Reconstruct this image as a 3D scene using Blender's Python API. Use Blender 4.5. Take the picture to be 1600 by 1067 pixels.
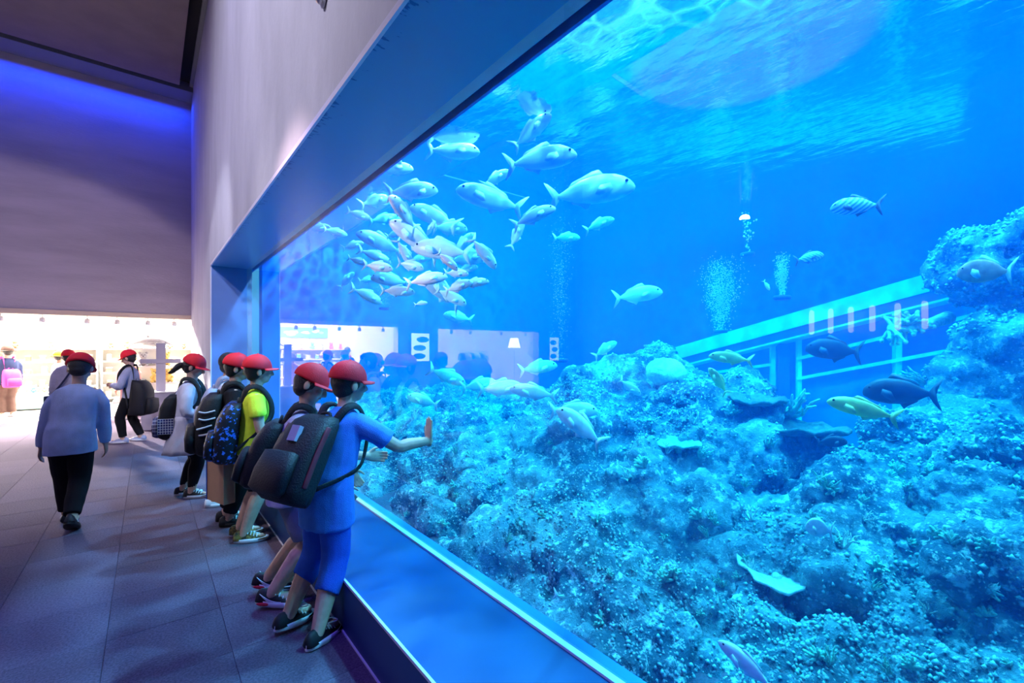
import bpy, bmesh, math, random
import numpy as np
from mathutils import Vector, Matrix, Quaternion
from mathutils.bvhtree import BVHTree
random.seed(11)
rng = np.random.default_rng(11)
for o in list(bpy.data.objects):
    bpy.data.objects.remove(o)
scn = bpy.context.scene
col = scn.collection
R = math.radians
# ------------------------------------------------------------------ camera
FPX, EYE, HOR = 711.0, 1.5, 549.0
YAW = math.atan2(569, 711)
cd = bpy.data.cameras.new('camera')
cd.sensor_width = 36; cd.lens = 36 * FPX / 1600; cd.shift_y = (HOR - 533.5) / 1600
cd.clip_start = .05; cd.clip_end = 200
cam = bpy.data.objects.new('camera', cd); col.objects.link(cam)
cam.location = (0, 0, EYE); cam.rotation_euler = (R(90), 0, -YAW)
scn.camera = cam
DV = Vector((math.sin(YAW), math.cos(YAW), 0)); RV = Vector((math.cos(YAW), -math.sin(YAW), 0)); UV = Vector((0, 0, 1))
def ray(u, v):
    return DV + RV * ((u - 800) / FPX) + UV * ((HOR - v) / FPX)
def at_depth(u, v, t): return Vector((0, 0, EYE)) + ray(u, v) * t
def at_x(u, v, x): r = ray(u, v); return Vector((0, 0, EYE)) + r * (x / r.x)
def at_y(u, v, y): r = ray(u, v); return Vector((0, 0, EYE)) + r * (y / r.y)
# ------------------------------------------------------------------ world, exposure, light
scn.view_settings.view_transform = 'Standard'; scn.view_settings.look = 'None'
scn.view_settings.exposure = 0; scn.view_settings.gamma = 1; scn.view_settings.use_curve_mapping = False
cy = scn.cycles
cy.max_bounces = 7; cy.diffuse_bounces = 3; cy.glossy_bounces = 4; cy.transmission_bounces = 4
cy.transparent_max_bounces = 14; cy.volume_bounces = 0; cy.sample_clamp_indirect = 4; cy.sample_clamp_direct = 0
cy.caustics_reflective = False; cy.caustics_refractive = False; cy.blur_glossy = 1.0
w = bpy.data.worlds.new('sky'); scn.world = w; w.use_nodes = True
w.node_tree.nodes['Background'].inputs[0].default_value = (.12, .55, 1, 1)
w.node_tree.nodes['Background'].inputs[1].default_value = 1.3
def lamp(kind, name, loc, aim, power, color=(1, 1, 1), size=.1, sizey=None, spot=60, blend=.2):
    d = bpy.data.lights.new(name, kind); d.energy = power; d.color = color
    if kind == 'AREA':
        d.size = size
        if sizey: d.shape = 'RECTANGLE'; d.size_y = sizey
    else: d.shadow_soft_size = size
    if kind == 'SPOT': d.spot_size = R(spot); d.spot_blend = blend
    o = bpy.data.objects.new(name, d); col.objects.link(o); o.location = loc
    o.rotation_euler = (Vector(aim) - Vector(loc)).to_track_quat('-Z', 'Y').to_euler()
    return o
# floodlights above the water of the tank
for i, (x, y, p) in enumerate(((3.7, -2.2, .9), (3.9, .1, 1.0), (3.9, 2.3, 1.1), (3.6, 4.4, 1.1), (3.2, 6.4, 1.1), (3.0, 8.3, 1.0))):
    lamp('SPOT', 'tank_floodlight', (x, y, 6.3), (x + .5, y, 0), 1080 * p, (.30, .54, 1), .10, spot=125, blend=.5)
for y in (-1.0, 1.2, 3.4, 5.6):
    lamp('SPOT', 'tank_floodlight', (2.3, y, 5.6), (2.2, y, 0), 330, (.26, .52, 1), .08, spot=110, blend=.6)
for x, y, p_ in ((6.5, -1, 380), (6.5, 3, 720), (6.5, 7, 820)):
    lamp('SPOT', 'tank_floodlight', (x, y, 6.3), (x, y, 0), p_, (.30, .56, 1), .10, spot=120, blend=.5)
# hall: white spotlights of the ceiling, blue cove light, shop lights
lamp('SPOT', 'ceiling_spotlight', (-4.0, 3.4, 7.35), (.83, 4.8, 5.4), 1500, (.82, .82, 1), .06, spot=84, blend=.6)
lamp('SPOT', 'ceiling_spotlight', (-2.9, 3.4, 7.4), (.9, 9.2, 1.5), 1500, (.80, .82, 1), .06, spot=26, blend=.4)
lamp('SPOT', 'ceiling_spotlight', (-4, 2, 6.5), (-2.2, 13.64, .8), 1100, (1, .80, .88), .12, spot=43, blend=.18)
lamp('AREA', 'cove_light', (-4, 13.35, 7.42), (-4, 13.5, 2.5), 190, (.004, .05, 1), 9.4, .12)
lamp('AREA', 'cove_light', (.68, 6, 7.45), (.80, 6, 5.0), 60, (.04, .06, 1), .1, 13)
lamp('SPOT', 'ceiling_spotlight', (-1.2, 4.6, 7.4), (.55, 4.7, 1.2), 600, (1, .95, .98), .10, spot=27, blend=.9)
lamp('SPOT', 'ceiling_uplight', (-6.8, 4.28, 4.36), (-6.7, 4.2, 7.5), 4200, (.72, .70, 1), .03, spot=74, blend=.25)
lamp('SPOT', 'blue_downlight', (-1.2, .9, 7.2), (-1.0, .9, 0), 900, (.14, .09, 1), .15, spot=50, blend=.2)
for x, y in ((-5, 5), (-6, -2)):
    lamp('SPOT', 'blue_downlight', (x, y, 7.2), (x + .3, y, 0), 420, (.14, .08, 1), .5, spot=80, blend=.8)
lamp('SPOT', 'shop_floodlight', (-2.6, 17.0, 3.1), (-.4, 7.5, .6), 8000, (1, .93, .88), .10, spot=64, blend=.5)
lamp('SPOT', 'added_fish_spot', (-11, 3.6, 4.6), (1.8, 3.7, 2.2), 10000, (1, .72, .78), .1, spot=8.5, blend=.8)  # added unseen narrow spot, shines through the acrylic to bring out the pink fish
for x, y, p in ((-2.9, 17.6, 900), (-1.2, 17.2, 700), (.4, 17.0, 600), (-2.0, 15.2, 500), (.2, 15.0, 350), (-5.9, 16.6, 600), (-8.3, 16.6, 500)):
    lamp('AREA', 'shop_light', (x, y, 3.25), (x, y - .5, 0), p, (1, .93, .82), 1.0, .5)
# ------------------------------------------------------------------ materials
def nodes(name):
    m = bpy.data.materials.new(name); m.use_nodes = True
    nt = m.node_tree; return m, nt, nt.nodes, nt.links
def mat(name, c, rough=.6, var=0, scale=8, bump=0, bscale=60, metal=0, spec=.4, emit=None, es=0, c2=None, coat=0, perobj=0, stretch=None, trans=0):
    m, nt, N, L = nodes(name)
    b = N['Principled BSDF']
    b.inputs['Base Color'].default_value = (*c, 1); b.inputs['Roughness'].default_value = rough
    b.inputs['Metallic'].default_value = metal; b.inputs['Specular IOR Level'].default_value = spec
    b.inputs['Coat Weight'].default_value = coat
    if emit: b.inputs['Emission Color'].default_value = (*emit, 1); b.inputs['Emission Strength'].default_value = es
    tc = N.new('ShaderNodeTexCoord')
    src = tc.outputs['Object']
    if stretch:
        mp = N.new('ShaderNodeMapping'); mp.inputs['Scale'].default_value = stretch
        L.new(src, mp.inputs[0]); src = mp.outputs[0]
    if var or c2:
        n = N.new('ShaderNodeTexNoise'); n.inputs['Scale'].default_value = scale; n.inputs['Detail'].default_value = 6; n.inputs['Roughness'].default_value = .6
        L.new(src, n.inputs[0])
        mx = N.new('ShaderNodeMix'); mx.data_type = 'RGBA'
        r = N.new('ShaderNodeMapRange'); r.inputs[1].default_value = .38; r.inputs[2].default_value = .62
        L.new(n.outputs[0], r.inputs[0]); L.new(r.outputs[0], mx.inputs[0])
        mx.inputs[6].default_value = (*[v * (1 - var) for v in c], 1)
        mx.inputs[7].default_value = (*(c2 or [min(1, v * (1 + var)) for v in c]), 1)
        out = mx.outputs[2]
        if perobj:
            oi = N.new('ShaderNodeObjectInfo'); hs = N.new('ShaderNodeHueSaturation')
            mr = N.new('ShaderNodeMapRange'); mr.inputs[3].default_value = 1 - perobj; mr.inputs[4].default_value = 1 + perobj
            L.new(oi.outputs['Random'], mr.inputs[0]); L.new(mr.outputs[0], hs.inputs['Value']); L.new(out, hs.inputs['Color']); out = hs.outputs[0]
        L.new(out, b.inputs['Base Color'])
    if bump:
        n2 = N.new('ShaderNodeTexNoise'); n2.inputs['Scale'].default_value = bscale; n2.inputs['Detail'].default_value = 4
        L.new(src, n2.inputs[0])
        bp = N.new('ShaderNodeBump'); bp.inputs['Strength'].default_value = bump; bp.inputs['Distance'].default_value = .02
        L.new(n2.outputs[0], bp.inputs['Height']); L.new(bp.outputs[0], b.inputs['Normal'])
    return m
M = {}
M['plaster'] = mat('plaster', (.50, .48, .53), .85, .10, 1.2, .25, 30, stretch=(1, 1, .35))
M['plaster_back'] = mat('plaster_back', (.42, .38, .44), .85, .10, 1.0, .25, 30, stretch=(.4, 1, 2))
M['ceiling'] = mat('ceiling_paint', (.19, .15, .165), .9, .06, 2)
M['ceiling_lip'] = mat('ceiling_lip', (.16, .17, .20), .8)
M['black'] = mat('matt_black', (.006, .006, .008), .9)
M['carpet'] = mat('carpet', (.145, .105, .155), .95, .22, 90, .6, 400, perobj=.13, spec=.1)
M['reveal'] = mat('reveal_paint', (.006, .065, .22), .38, .05, 2)
M['jamb'] = mat('jamb_paint', (.14, .22, .45), .5, .05, 2)
M['soffit'] = mat('soffit_paint', (.12, .26, .48), .30, .05, 2)
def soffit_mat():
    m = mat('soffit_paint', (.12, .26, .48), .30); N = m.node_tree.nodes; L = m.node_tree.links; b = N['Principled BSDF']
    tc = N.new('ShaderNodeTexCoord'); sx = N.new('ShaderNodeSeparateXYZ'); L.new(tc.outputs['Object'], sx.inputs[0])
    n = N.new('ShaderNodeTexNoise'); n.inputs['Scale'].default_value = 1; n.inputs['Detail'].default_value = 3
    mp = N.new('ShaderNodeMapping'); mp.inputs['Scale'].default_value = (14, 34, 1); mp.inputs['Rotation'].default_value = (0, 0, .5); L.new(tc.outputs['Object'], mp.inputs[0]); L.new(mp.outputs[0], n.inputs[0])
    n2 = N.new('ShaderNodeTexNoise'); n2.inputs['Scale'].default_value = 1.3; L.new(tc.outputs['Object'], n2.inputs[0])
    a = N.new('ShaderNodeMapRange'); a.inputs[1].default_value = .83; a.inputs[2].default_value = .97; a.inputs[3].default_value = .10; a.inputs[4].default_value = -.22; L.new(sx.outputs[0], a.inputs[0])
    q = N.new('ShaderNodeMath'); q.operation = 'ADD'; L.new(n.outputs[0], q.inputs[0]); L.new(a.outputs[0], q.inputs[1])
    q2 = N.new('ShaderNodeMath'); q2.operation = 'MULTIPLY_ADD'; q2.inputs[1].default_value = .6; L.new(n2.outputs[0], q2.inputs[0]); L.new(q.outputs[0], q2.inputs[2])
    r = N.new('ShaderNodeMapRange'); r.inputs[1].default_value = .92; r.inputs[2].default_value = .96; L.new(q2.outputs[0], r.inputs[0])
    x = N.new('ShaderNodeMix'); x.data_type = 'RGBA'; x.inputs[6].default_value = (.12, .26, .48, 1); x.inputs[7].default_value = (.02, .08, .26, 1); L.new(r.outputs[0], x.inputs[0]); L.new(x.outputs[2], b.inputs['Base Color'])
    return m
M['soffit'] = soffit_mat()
M['parapet'] = mat('parapet_paint', (.012, .035, .16), .5, .05, 2)
M['edge'] = mat('edge_strip', (.70, .66, .76), .4)
M['gasket'] = mat('gasket', (.75, .85, .9), .5)
M['tank_wall'] = mat('tank_wall_blue', (.02, .22, .75), .8, .05, .7)
M['cyan_paint'] = mat('cyan_paint', (.25, .8, .9), .6, .06, 3)
M['blue_paint'] = mat('blue_paint', (.03, .25, .62), .6, .06, 3)
M['navy_paint'] = mat('navy_paint', (.01, .08, .3), .6, .06, 3)
M['steel'] = mat('steel', (.5, .5, .52), .35, metal=1)
M['white'] = mat('white_plastic', (.8, .8, .8), .5)
def glass_mat():
    m, nt, N, L = nodes('acrylic'); N.remove(N['Principled BSDF'])
    out = N['Material Output']
    t = N.new('ShaderNodeBsdfTransparent'); t.inputs[0].default_value = (.97, .99, 1, 1)
    g = N.new('ShaderNodeBsdfGlossy'); g.inputs['Roughness'].default_value = 0
    f = N.new('ShaderNodeFresnel'); f.inputs[0].default_value = 1.5
    ge = N.new('ShaderNodeNewGeometry')
    a = N.new('ShaderNodeMath'); a.operation = 'SUBTRACT'; a.inputs[0].default_value = 1; L.new(ge.outputs['Backfacing'], a.inputs[1])
    b = N.new('ShaderNodeMath'); b.operation = 'MULTIPLY'; L.new(f.outputs[0], b.inputs[0]); L.new(a.outputs[0], b.inputs[1])
    c = N.new('ShaderNodeMath'); c.operation = 'MULTIPLY'; c.inputs[1].default_value = 1.3; c.use_clamp = True; L.new(b.outputs[0], c.inputs[0])
    x = N.new('ShaderNodeMixShader'); L.new(c.outputs[0], x.inputs[0]); L.new(t.outputs[0], x.inputs[1]); L.new(g.outputs[0], x.inputs[2])
    L.new(x.outputs[0], out.inputs[0]); return m
M['glass'] = glass_mat()
def water_mat():
    m, nt, N, L = nodes('water'); N.remove(N['Principled BSDF'])
    out = N['Material Output']
    tc = N.new('ShaderNodeTexCoord')
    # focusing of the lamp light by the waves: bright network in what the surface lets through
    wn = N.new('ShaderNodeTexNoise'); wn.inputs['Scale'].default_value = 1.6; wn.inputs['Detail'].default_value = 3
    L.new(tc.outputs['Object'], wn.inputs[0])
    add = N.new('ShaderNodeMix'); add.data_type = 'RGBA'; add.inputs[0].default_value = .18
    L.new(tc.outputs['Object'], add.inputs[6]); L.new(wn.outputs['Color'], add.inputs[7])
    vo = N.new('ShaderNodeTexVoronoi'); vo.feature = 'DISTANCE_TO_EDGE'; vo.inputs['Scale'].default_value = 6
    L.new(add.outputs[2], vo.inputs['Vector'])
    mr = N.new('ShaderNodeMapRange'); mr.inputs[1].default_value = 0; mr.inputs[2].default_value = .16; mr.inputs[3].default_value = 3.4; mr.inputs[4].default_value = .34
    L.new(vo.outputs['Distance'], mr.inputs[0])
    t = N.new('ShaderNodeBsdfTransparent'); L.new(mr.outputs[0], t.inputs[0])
    t2 = N.new('ShaderNodeBsdfTransparent')
    g = N.new('ShaderNodeBsdfGlossy'); g.inputs['Roughness'].default_value = .12; g.inputs[0].default_value = (.9, .97, 1, 1)
    rn = N.new('ShaderNodeTexNoise'); rn.inputs['Scale'].default_value = 5; rn.inputs['Detail'].default_value = 4
    mp = N.new('ShaderNodeMapping'); mp.inputs['Scale'].default_value = (1, .45, 1); L.new(tc.outputs['Object'], mp.inputs[0]); L.new(mp.outputs[0], rn.inputs[0])
    bp = N.new('ShaderNodeBump'); bp.inputs['Strength'].default_value = .3; bp.inputs['Distance'].default_value = .05
    L.new(rn.outputs[0], bp.inputs['Height']); L.new(bp.outputs[0], g.inputs['Normal'])
    lw = N.new('ShaderNodeLayerWeight'); lw.inputs[0].default_value = .5
    fr = N.new('ShaderNodeMapRange'); fr.inputs[1].default_value = .34; fr.inputs[2].default_value = .46
    L.new(lw.outputs['Facing'], fr.inputs[0])
    x = N.new('ShaderNodeMixShader'); L.new(fr.outputs[0], x.inputs[0]); L.new(t.outputs[0], x.inputs[1]); L.new(g.outputs[0], x.inputs[2])
    ge = N.new('ShaderNodeNewGeometry'); sx = N.new('ShaderNodeSeparateXYZ'); L.new(ge.outputs['True Normal'], sx.inputs[0])
    ab = N.new('ShaderNodeMath'); ab.operation = 'ABSOLUTE'; L.new(sx.outputs[2], ab.inputs[0])
    gt = N.new('ShaderNodeMath'); gt.operation = 'GREATER_THAN'; gt.inputs[1].default_value = .7; L.new(ab.outputs[0], gt.inputs[0])
    y = N.new('ShaderNodeMixShader'); L.new(gt.outputs[0], y.inputs[0]); L.new(t2.outputs[0], y.inputs[1]); L.new(x.outputs[0], y.inputs[2])
    L.new(y.outputs[0], out.inputs['Surface'])
    ab_ = N.new('ShaderNodeVolumeAbsorption'); ab_.inputs[0].default_value = (.0, .92, .99, 1); ab_.inputs[1].default_value = .60
    sc_ = N.new('ShaderNodeVolumeScatter'); sc_.inputs[0].default_value = (.0, .20, 1, 1); sc_.inputs[1].default_value = .13; sc_.inputs['Anisotropy'].default_value = .0
    av = N.new('ShaderNodeAddShader'); L.new(ab_.outputs[0], av.inputs[0]); L.new(sc_.outputs[0], av.inputs[1])
    L.new(av.outputs[0], out.inputs['Volume']); return m
M['water'] = water_mat()
def reef_mat():
    m, nt, N, L = nodes('reef_rock'); b = N['Principled BSDF']; b.inputs['Roughness'].default_value = .9; b.inputs['Specular IOR Level'].default_value = .1
    tc = N.new('ShaderNodeTexCoord')
    def noise(s, d=5, w=0):
        n = N.new('ShaderNodeTexNoise'); n.inputs['Scale'].default_value = s; n.inputs['Detail'].default_value = d; n.inputs['Roughness'].default_value = .68; L.new(tc.outputs['Object'], n.inputs[0]); return n
    def ramp(src, a, bb):
        r = N.new('ShaderNodeMapRange'); r.inputs[1].default_value = a; r.inputs[2].default_value = bb; L.new(src, r.inputs[0]); return r.outputs[0]
    def mix(f, a, c):
        x = N.new('ShaderNodeMix'); x.data_type = 'RGBA'; L.new(f, x.inputs[0])
        for s, v in ((6, a), (7, c)):
            if isinstance(v, tuple): x.inputs[s].default_value = (*v, 1)
            else: L.new(v, x.inputs[s])
        return x.outputs[2]
    c = mix(ramp(noise(2.2).outputs[0], .42, .58), (.06, .14, .20), (.27, .42, .50))
    c = mix(ramp(noise(14).outputs[0], .54, .64), c, (.74, .88, .90))
    c = mix(ramp(noise(5.5).outputs[0], .60, .68), c, (.04, .07, .09))
    vo = N.new('ShaderNodeTexVoronoi'); vo.inputs['Scale'].default_value = 38; L.new(tc.outputs['Object'], vo.inputs['Vector'])
    c = mix(ramp(vo.outputs['Distance'], .28, .05), c, (.58, .74, .78))
    L.new(c, b.inputs['Base Color'])
    bp = N.new('ShaderNodeBump'); bp.inputs['Strength'].default_value = .9; bp.inputs['Distance'].default_value = .05
    L.new(noise(26, 6).outputs[0], bp.inputs['Height']); L.new(bp.outputs[0], b.inputs['Normal'])
    return m
M['reef'] = reef_mat()
# ------------------------------------------------------------------ helpers
def tag(o, label=None, cat=None, group=None, kind=None):
    if label: o['label'] = label
    if cat: o['category'] = cat
    if group: o['group'] = group
    if kind: o['kind'] = kind
    return o
def empty(name, loc=(0, 0, 0), rz=0, label=None, cat=None, group=None):
    o = bpy.data.objects.new(name, None); col.objects.link(o); o.location = loc; o.rotation_euler = (0, 0, rz)
    o.empty_display_size = .1
    return tag(o, label, cat, group)
class MB:
    def __init__(s): s.v = []; s.f = []; s.m = []; s.cur = 0
    def add(s, vs, fs):
        k = len(s.v); s.v += [tuple(v) for v in vs]; s.f += [tuple(i + k for i in f) for f in fs]; s.m += [s.cur] * len(fs)
    def box(s, a, b, R_=None, c=None):
        x0, y0, z0 = a; x1, y1, z1 = b
        vs = [Vector(p) for p in ((x0, y0, z0), (x1, y0, z0), (x1, y1, z0), (x0, y1, z0), (x0, y0, z1), (x1, y0, z1), (x1, y1, z1), (x0, y1, z1))]
        if R_ is not None: vs = [R_ @ v + (c or Vector()) for v in vs]
        s.add(vs, [(0, 3, 2, 1), (4, 5, 6, 7), (0, 1, 5, 4), (1, 2, 6, 5), (2, 3, 7, 6), (3, 0, 4, 7)]); return s
    def rings(s, rs, cap=True, closed=False):
        n = len(rs[0]); vs = [p for r in rs for p in r]; fs = []
        m = len(rs)
        for i in range(m if closed else m - 1):
            j = (i + 1) % m
            for k in range(n):
                q = (k + 1) % n
                fs.append((i * n + k, i * n + q, j * n + q, j * n + k))
        if cap and not closed:
            fs.append(tuple(range(n - 1, -1, -1))); fs.append(tuple(range((m - 1) * n, m * n)))
        s.add(vs, fs); return s
    def tube(s, pts, rad, n=10, sub=4, ref=None, roundend=True):
        """pts polyline, rad list of r or (r_ref, r_other); smoothed by Catmull-Rom"""
        P = [Vector(p) for p in pts]; Q = [(r, r) if not isinstance(r, (tuple, list)) else r for r in rad]
        pp, rr = [], []
        for i in range(len(P) - 1):
            a, b, c, d = P[max(i - 1, 0)], P[i], P[i + 1], P[min(i + 2, len(P) - 1)]
            qa, qb, qc, qd = Q[max(i - 1, 0)], Q[i], Q[i + 1], Q[min(i + 2, len(P) - 1)]
            for k in range(sub):
                t = k / sub
                h = lambda a, b, c, d: .5 * (2 * b + (c - a) * t + (2 * a - 5 * b + 4 * c - d) * t * t + (3 * b - a - 3 * c + d) * t ** 3)
                pp.append(h(a, b, c, d)); rr.append((max(.001, h(qa[0], qb[0], qc[0], qd[0])), max(.001, h(qa[1], qb[1], qc[1], qd[1]))))
        pp.append(P[-1]); rr.append(Q[-1])
        T = [(pp[min(i + 1, len(pp) - 1)] - pp[max(i - 1, 0)]).normalized() for i in range(len(pp))]
        if roundend:
            for end in (0, -1):
                t = T[end] * (-1 if end == 0 else 1); r = rr[end]; e = min(r)
                ex = [(pp[end] + t * e * .55, (r[0] * .8, r[1] * .8), T[end]), (pp[end] + t * e * .9, (r[0] * .4, r[1] * .4), T[end])]
                for p_, q_, t_ in ex:
                    if end == 0: pp.insert(0, p_); rr.insert(0, q_); T.insert(0, t_)
                    else: pp.append(p_); rr.append(q_); T.append(t_)
        u = Vector(ref) if ref is not None else T[0].orthogonal()
        rs = []
        for p, r, t in zip(pp, rr, T):
            u = (u - t * u.dot(t))
            if u.length < 1e-5: u = t.orthogonal()
            u.normalize(); w_ = t.cross(u)
            rs.append([p + u * (r[0] * math.cos(a)) + w_ * (r[1] * math.sin(a)) for a in [2 * math.pi * k / n for k in range(n)]])
            if ref is not None: u = Vector(ref)
        s.rings(rs); return s
    def ell(s, c, r, R_=None, n=14, m=9):
        c = Vector(c); vs = []; fs = []
        r = (r, r, r) if isinstance(r, (int, float)) else r
        R_ = R_ or Matrix.Identity(3)
        rs = []
        for i in range(1, m):
            th = math.pi * i / m
            rs.append([c + R_ @ Vector((r[0] * math.sin(th) * math.cos(a), r[1] * math.sin(th) * math.sin(a), -r[2] * math.cos(th))) for a in [2 * math.pi * k / n for k in range(n)]])
        k = len(s.v)
        s.rings(rs, cap=False)
        top = len(s.v); s.v += [tuple(c + R_ @ Vector((0, 0, -r[2]))), tuple(c + R_ @ Vector((0, 0, r[2])))]
        L0 = k + (m - 2) * n
        for q in range(n):
            s.f.append((top, k + (q + 1) % n, k + q)); s.f.append((top + 1, L0 + q, L0 + (q + 1) % n)); s.m += [s.cur] * 2
        return s
    def slab(s, outline, t):
        """closed outline in the XZ plane extruded by +-t/2 along Y"""
        n = len(outline)
        vs = [Vector((x, -t / 2, z)) for x, z in outline] + [Vector((x, t / 2, z)) for x, z in outline]
        s.add(vs, [tuple(range(n)), tuple(range(2 * n - 1, n - 1, -1))] + [(k, k + n, (k + 1) % n + n, (k + 1) % n) for k in range(n)]); return s
    def xf(s, Mx):
        s.v = [tuple(Mx @ Vector(v)) for v in s.v]; return s
    def mesh(s, name, mats, smooth=True):
        me = bpy.data.meshes.new(name); me.from_pydata(s.v, [], s.f); me.validate()
        for m_ in (mats if isinstance(mats, (list, tuple)) else [mats]): me.materials.append(m_)
        if len(me.polygons) == len(s.m): me.polygons.foreach_set('material_index', s.m)
        me.polygons.foreach_set('use_smooth', [smooth] * len(me.polygons)); me.update(); return me
    def build(s, name, mats, parent=None, smooth=True, remesh=None, smit=2, fix=True):
        me = s.mesh(name, mats, smooth)
        if fix:
            bm = bmesh.new(); bm.from_mesh(me); bmesh.ops.recalc_face_normals(bm, faces=bm.faces); bm.to_mesh(me); bm.free()
        o = bpy.data.objects.new(name, me); col.objects.link(o)
        if remesh: bake(o, remesh, smit)
        if parent: o.parent = parent
        return o
def bake(o, voxel=None, smit=2, disp=()):
    if voxel:
        md = o.modifiers.new('r', 'REMESH'); md.mode = 'VOXEL'; md.voxel_size = voxel; md.use_smooth_shade = True
    if smit:
        sm = o.modifiers.new('s', 'SMOOTH'); sm.iterations = smit; sm.factor = .5
    for k, (typ, size, st, depth) in enumerate(disp):
        tx = bpy.data.textures.new('t', typ); tx.noise_scale = size
        if typ == 'CLOUDS': tx.noise_depth = depth
        dm = o.modifiers.new('d', 'DISPLACE'); dm.texture = tx; dm.strength = st; dm.mid_level = .5; dm.texture_coords = 'LOCAL'
    dg = bpy.context.evaluated_depsgraph_get(); dg.update()
    me = bpy.data.meshes.new_from_object(o.evaluated_get(dg)); old = o.data; o.modifiers.clear(); mats = list(old.materials)
    o.data = me; me.name = o.name
    if not me.materials:
        for m_ in mats: me.materials.append(m_)
    bpy.data.meshes.remove(old); me.polygons.foreach_set('use_smooth', [True] * len(me.polygons))
def boxobj(name, a, b, m, parent=None, bev=0):
    o = MB().box(a, b).build(name, m, parent, smooth=False, fix=False)
    if bev: bevel(o, bev)
    return o
def bevel(o, w_, seg=2):
    bm = bmesh.new(); bm.from_mesh(o.data)
    bmesh.ops.bevel(bm, geom=bm.edges[:], offset=w_, segments=seg, affect='EDGES', profile=.5); bm.to_mesh(o.data); bm.free()
def kids(o): return [c for c in bpy.data.objects if c.parent == o]
def clone(o, parent=None, tree=None):
    tree = tree if tree is not None else kids(o)
    c = o.copy(); col.objects.link(c)
    if parent: c.parent = parent
    for ch in tree:
        d = ch.copy(); col.objects.link(d); d.parent = c
    return c
def struct(o, label=None): o['kind'] = 'structure'; return tag(o, label) if label else o
# ------------------------------------------------------------------ the hall
WX, GX, ZS, ZT, YJ, YB, ZC = .83, 1.35, .28, 2.94, 9.1, 13.64, 7.57
fl = boxobj('floor', (-12, -7, -.2), (2.2, 20, -.006), M['carpet']); struct(fl, 'dark carpeted hall floor')
tile_me = None
for i in range(8):
    for j in range(26):
        x0 = WX - .5 * (i + 1); y0 = .65 + .5 * j
        if y0 > 13.5: continue
        if tile_me is None:
            t = boxobj('carpet_tile', (-.249, -.249, -.006), (.249, .249, 0), M['carpet'], fl); bevel(t, .002, 1); tile_me = t.data
        else:
            t = bpy.data.objects.new('carpet_tile', tile_me); col.objects.link(t); t.parent = fl
        t.location = (x0 + .25, y0 + .25, 0); t.rotation_euler = (0, 0, R(90) * ((i + j) % 2))
def wall(name, boxes, m, label):
    b = MB()
    for a, c in boxes: b.box(a, c)
    return struct(b.build(name, m, smooth=False, fix=False), label)
wall('wall_right', [((WX, -7, ZT + .012), (WX + .6, YJ + .012, 9.3)), ((WX, YJ + .012, ZT), (WX + .6, YB, 9.3))], M['plaster'], 'pale plastered wall above the big aquarium window')
wall('wall_right_pier', [((WX, YJ + .012, 0), (WX + .6, YB, ZT))], M['plaster'], 'pale plastered pier at the far end of the aquarium window')
wall('wall_right_base', [((WX, -7, 0), (GX, YJ, ZS - .012))], M['plaster'], 'low wall below the aquarium window')
# dark painted front of the low parapet
p = boxobj('trim_1', (WX - .012, -7, .0), (WX, YJ + .0, ZS - .008), M['parapet']); struct(p, 'dark blue front of the low ledge')
struct(boxobj('trim_2', (WX - .012, -7, ZS - .012), (GX + .0, YJ, ZS), M['reveal']), 'broad blue ledge below the aquarium window')
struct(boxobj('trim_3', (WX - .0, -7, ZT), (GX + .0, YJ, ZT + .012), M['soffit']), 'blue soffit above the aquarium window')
struct(boxobj('trim_4', (WX, YJ, ZS), (GX, YJ + .012, ZT), M['jamb']), 'blue jamb at the far end of the window')
e = MB(); e.box((WX - .016, -7, ZS - .010), (WX - .004, YJ, ZS + .004)); struct(e.build('trim_5', M['edge'], smooth=False), 'thin pale metal edge of the ledge')
e = MB(); e.box((WX - .012, -7, ZT - .006), (WX + .004, YJ, ZT + .03)); struct(e.build('trim_6', M['edge'], smooth=False), 'thin pale edge of the soffit')
e = MB(); e.box((WX - .012, YJ - .006, ZS), (WX + .004, YJ + .03, ZT)); struct(e.build('trim_7', M['edge'], smooth=False), 'thin pale edge of the jamb')
e = MB(); e.box((WX - .02, -7, 0), (WX - .012, YJ, .008)); struct(e.build('baseboard_right', M['edge'], smooth=False), 'thin pale strip at the foot of the ledge')
e = MB(); e.box((GX - .02, -7, ZS), (GX + .01, YJ, ZS + .012)); struct(e.build('trim_8', M['gasket'], smooth=False), 'white sealing strip under the acrylic')
# facade wall with two shop openings and two lit sign boxes
ZH = 2.38
wall('wall_back', [((-12, YB, ZH), (WX + .6, YB + .35, 9.3)), ((-5.0, YB, 0), (-3.55, YB + .35, ZH)), ((-12, YB, 0), (-9.6, YB + .35, ZH))], M['plaster_back'], 'purple grey wall above the shop opening')
wall('wall_left', [((-12, -7, 0), (-11.7, YB, 9.3))], M['plaster_back'], 'plain left wall of the hall')
wall('wall_front', [((-12, -7.3, 0), (2.2, -7, 9.3))], M['plaster_back'], 'plain wall behind the viewer')
# ceiling: border strip, dark slot and hung panel
wall('ceiling', [((-12, -7, ZC + .3), (WX, YB, ZC + .5)), ((-12, YB - .62, ZC), (WX, YB, ZC + .3)), ((WX - .07, -7, ZC + .12), (WX, YB, ZC + .3))], M['ceiling_lip'], 'grey edge strip of the hall ceiling')
struct(boxobj('ceiling_panel', (-12, -7, ZC + .0), (WX - .27, YB - .80, ZC + .08), M['ceiling']), 'large dark brown grey ceiling panel')
struct(boxobj('trim_9', (-12, -7, ZC + .2), (WX - .05, YB - .62, ZC + .22), M['black']), 'black slot behind the ceiling panel')
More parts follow.
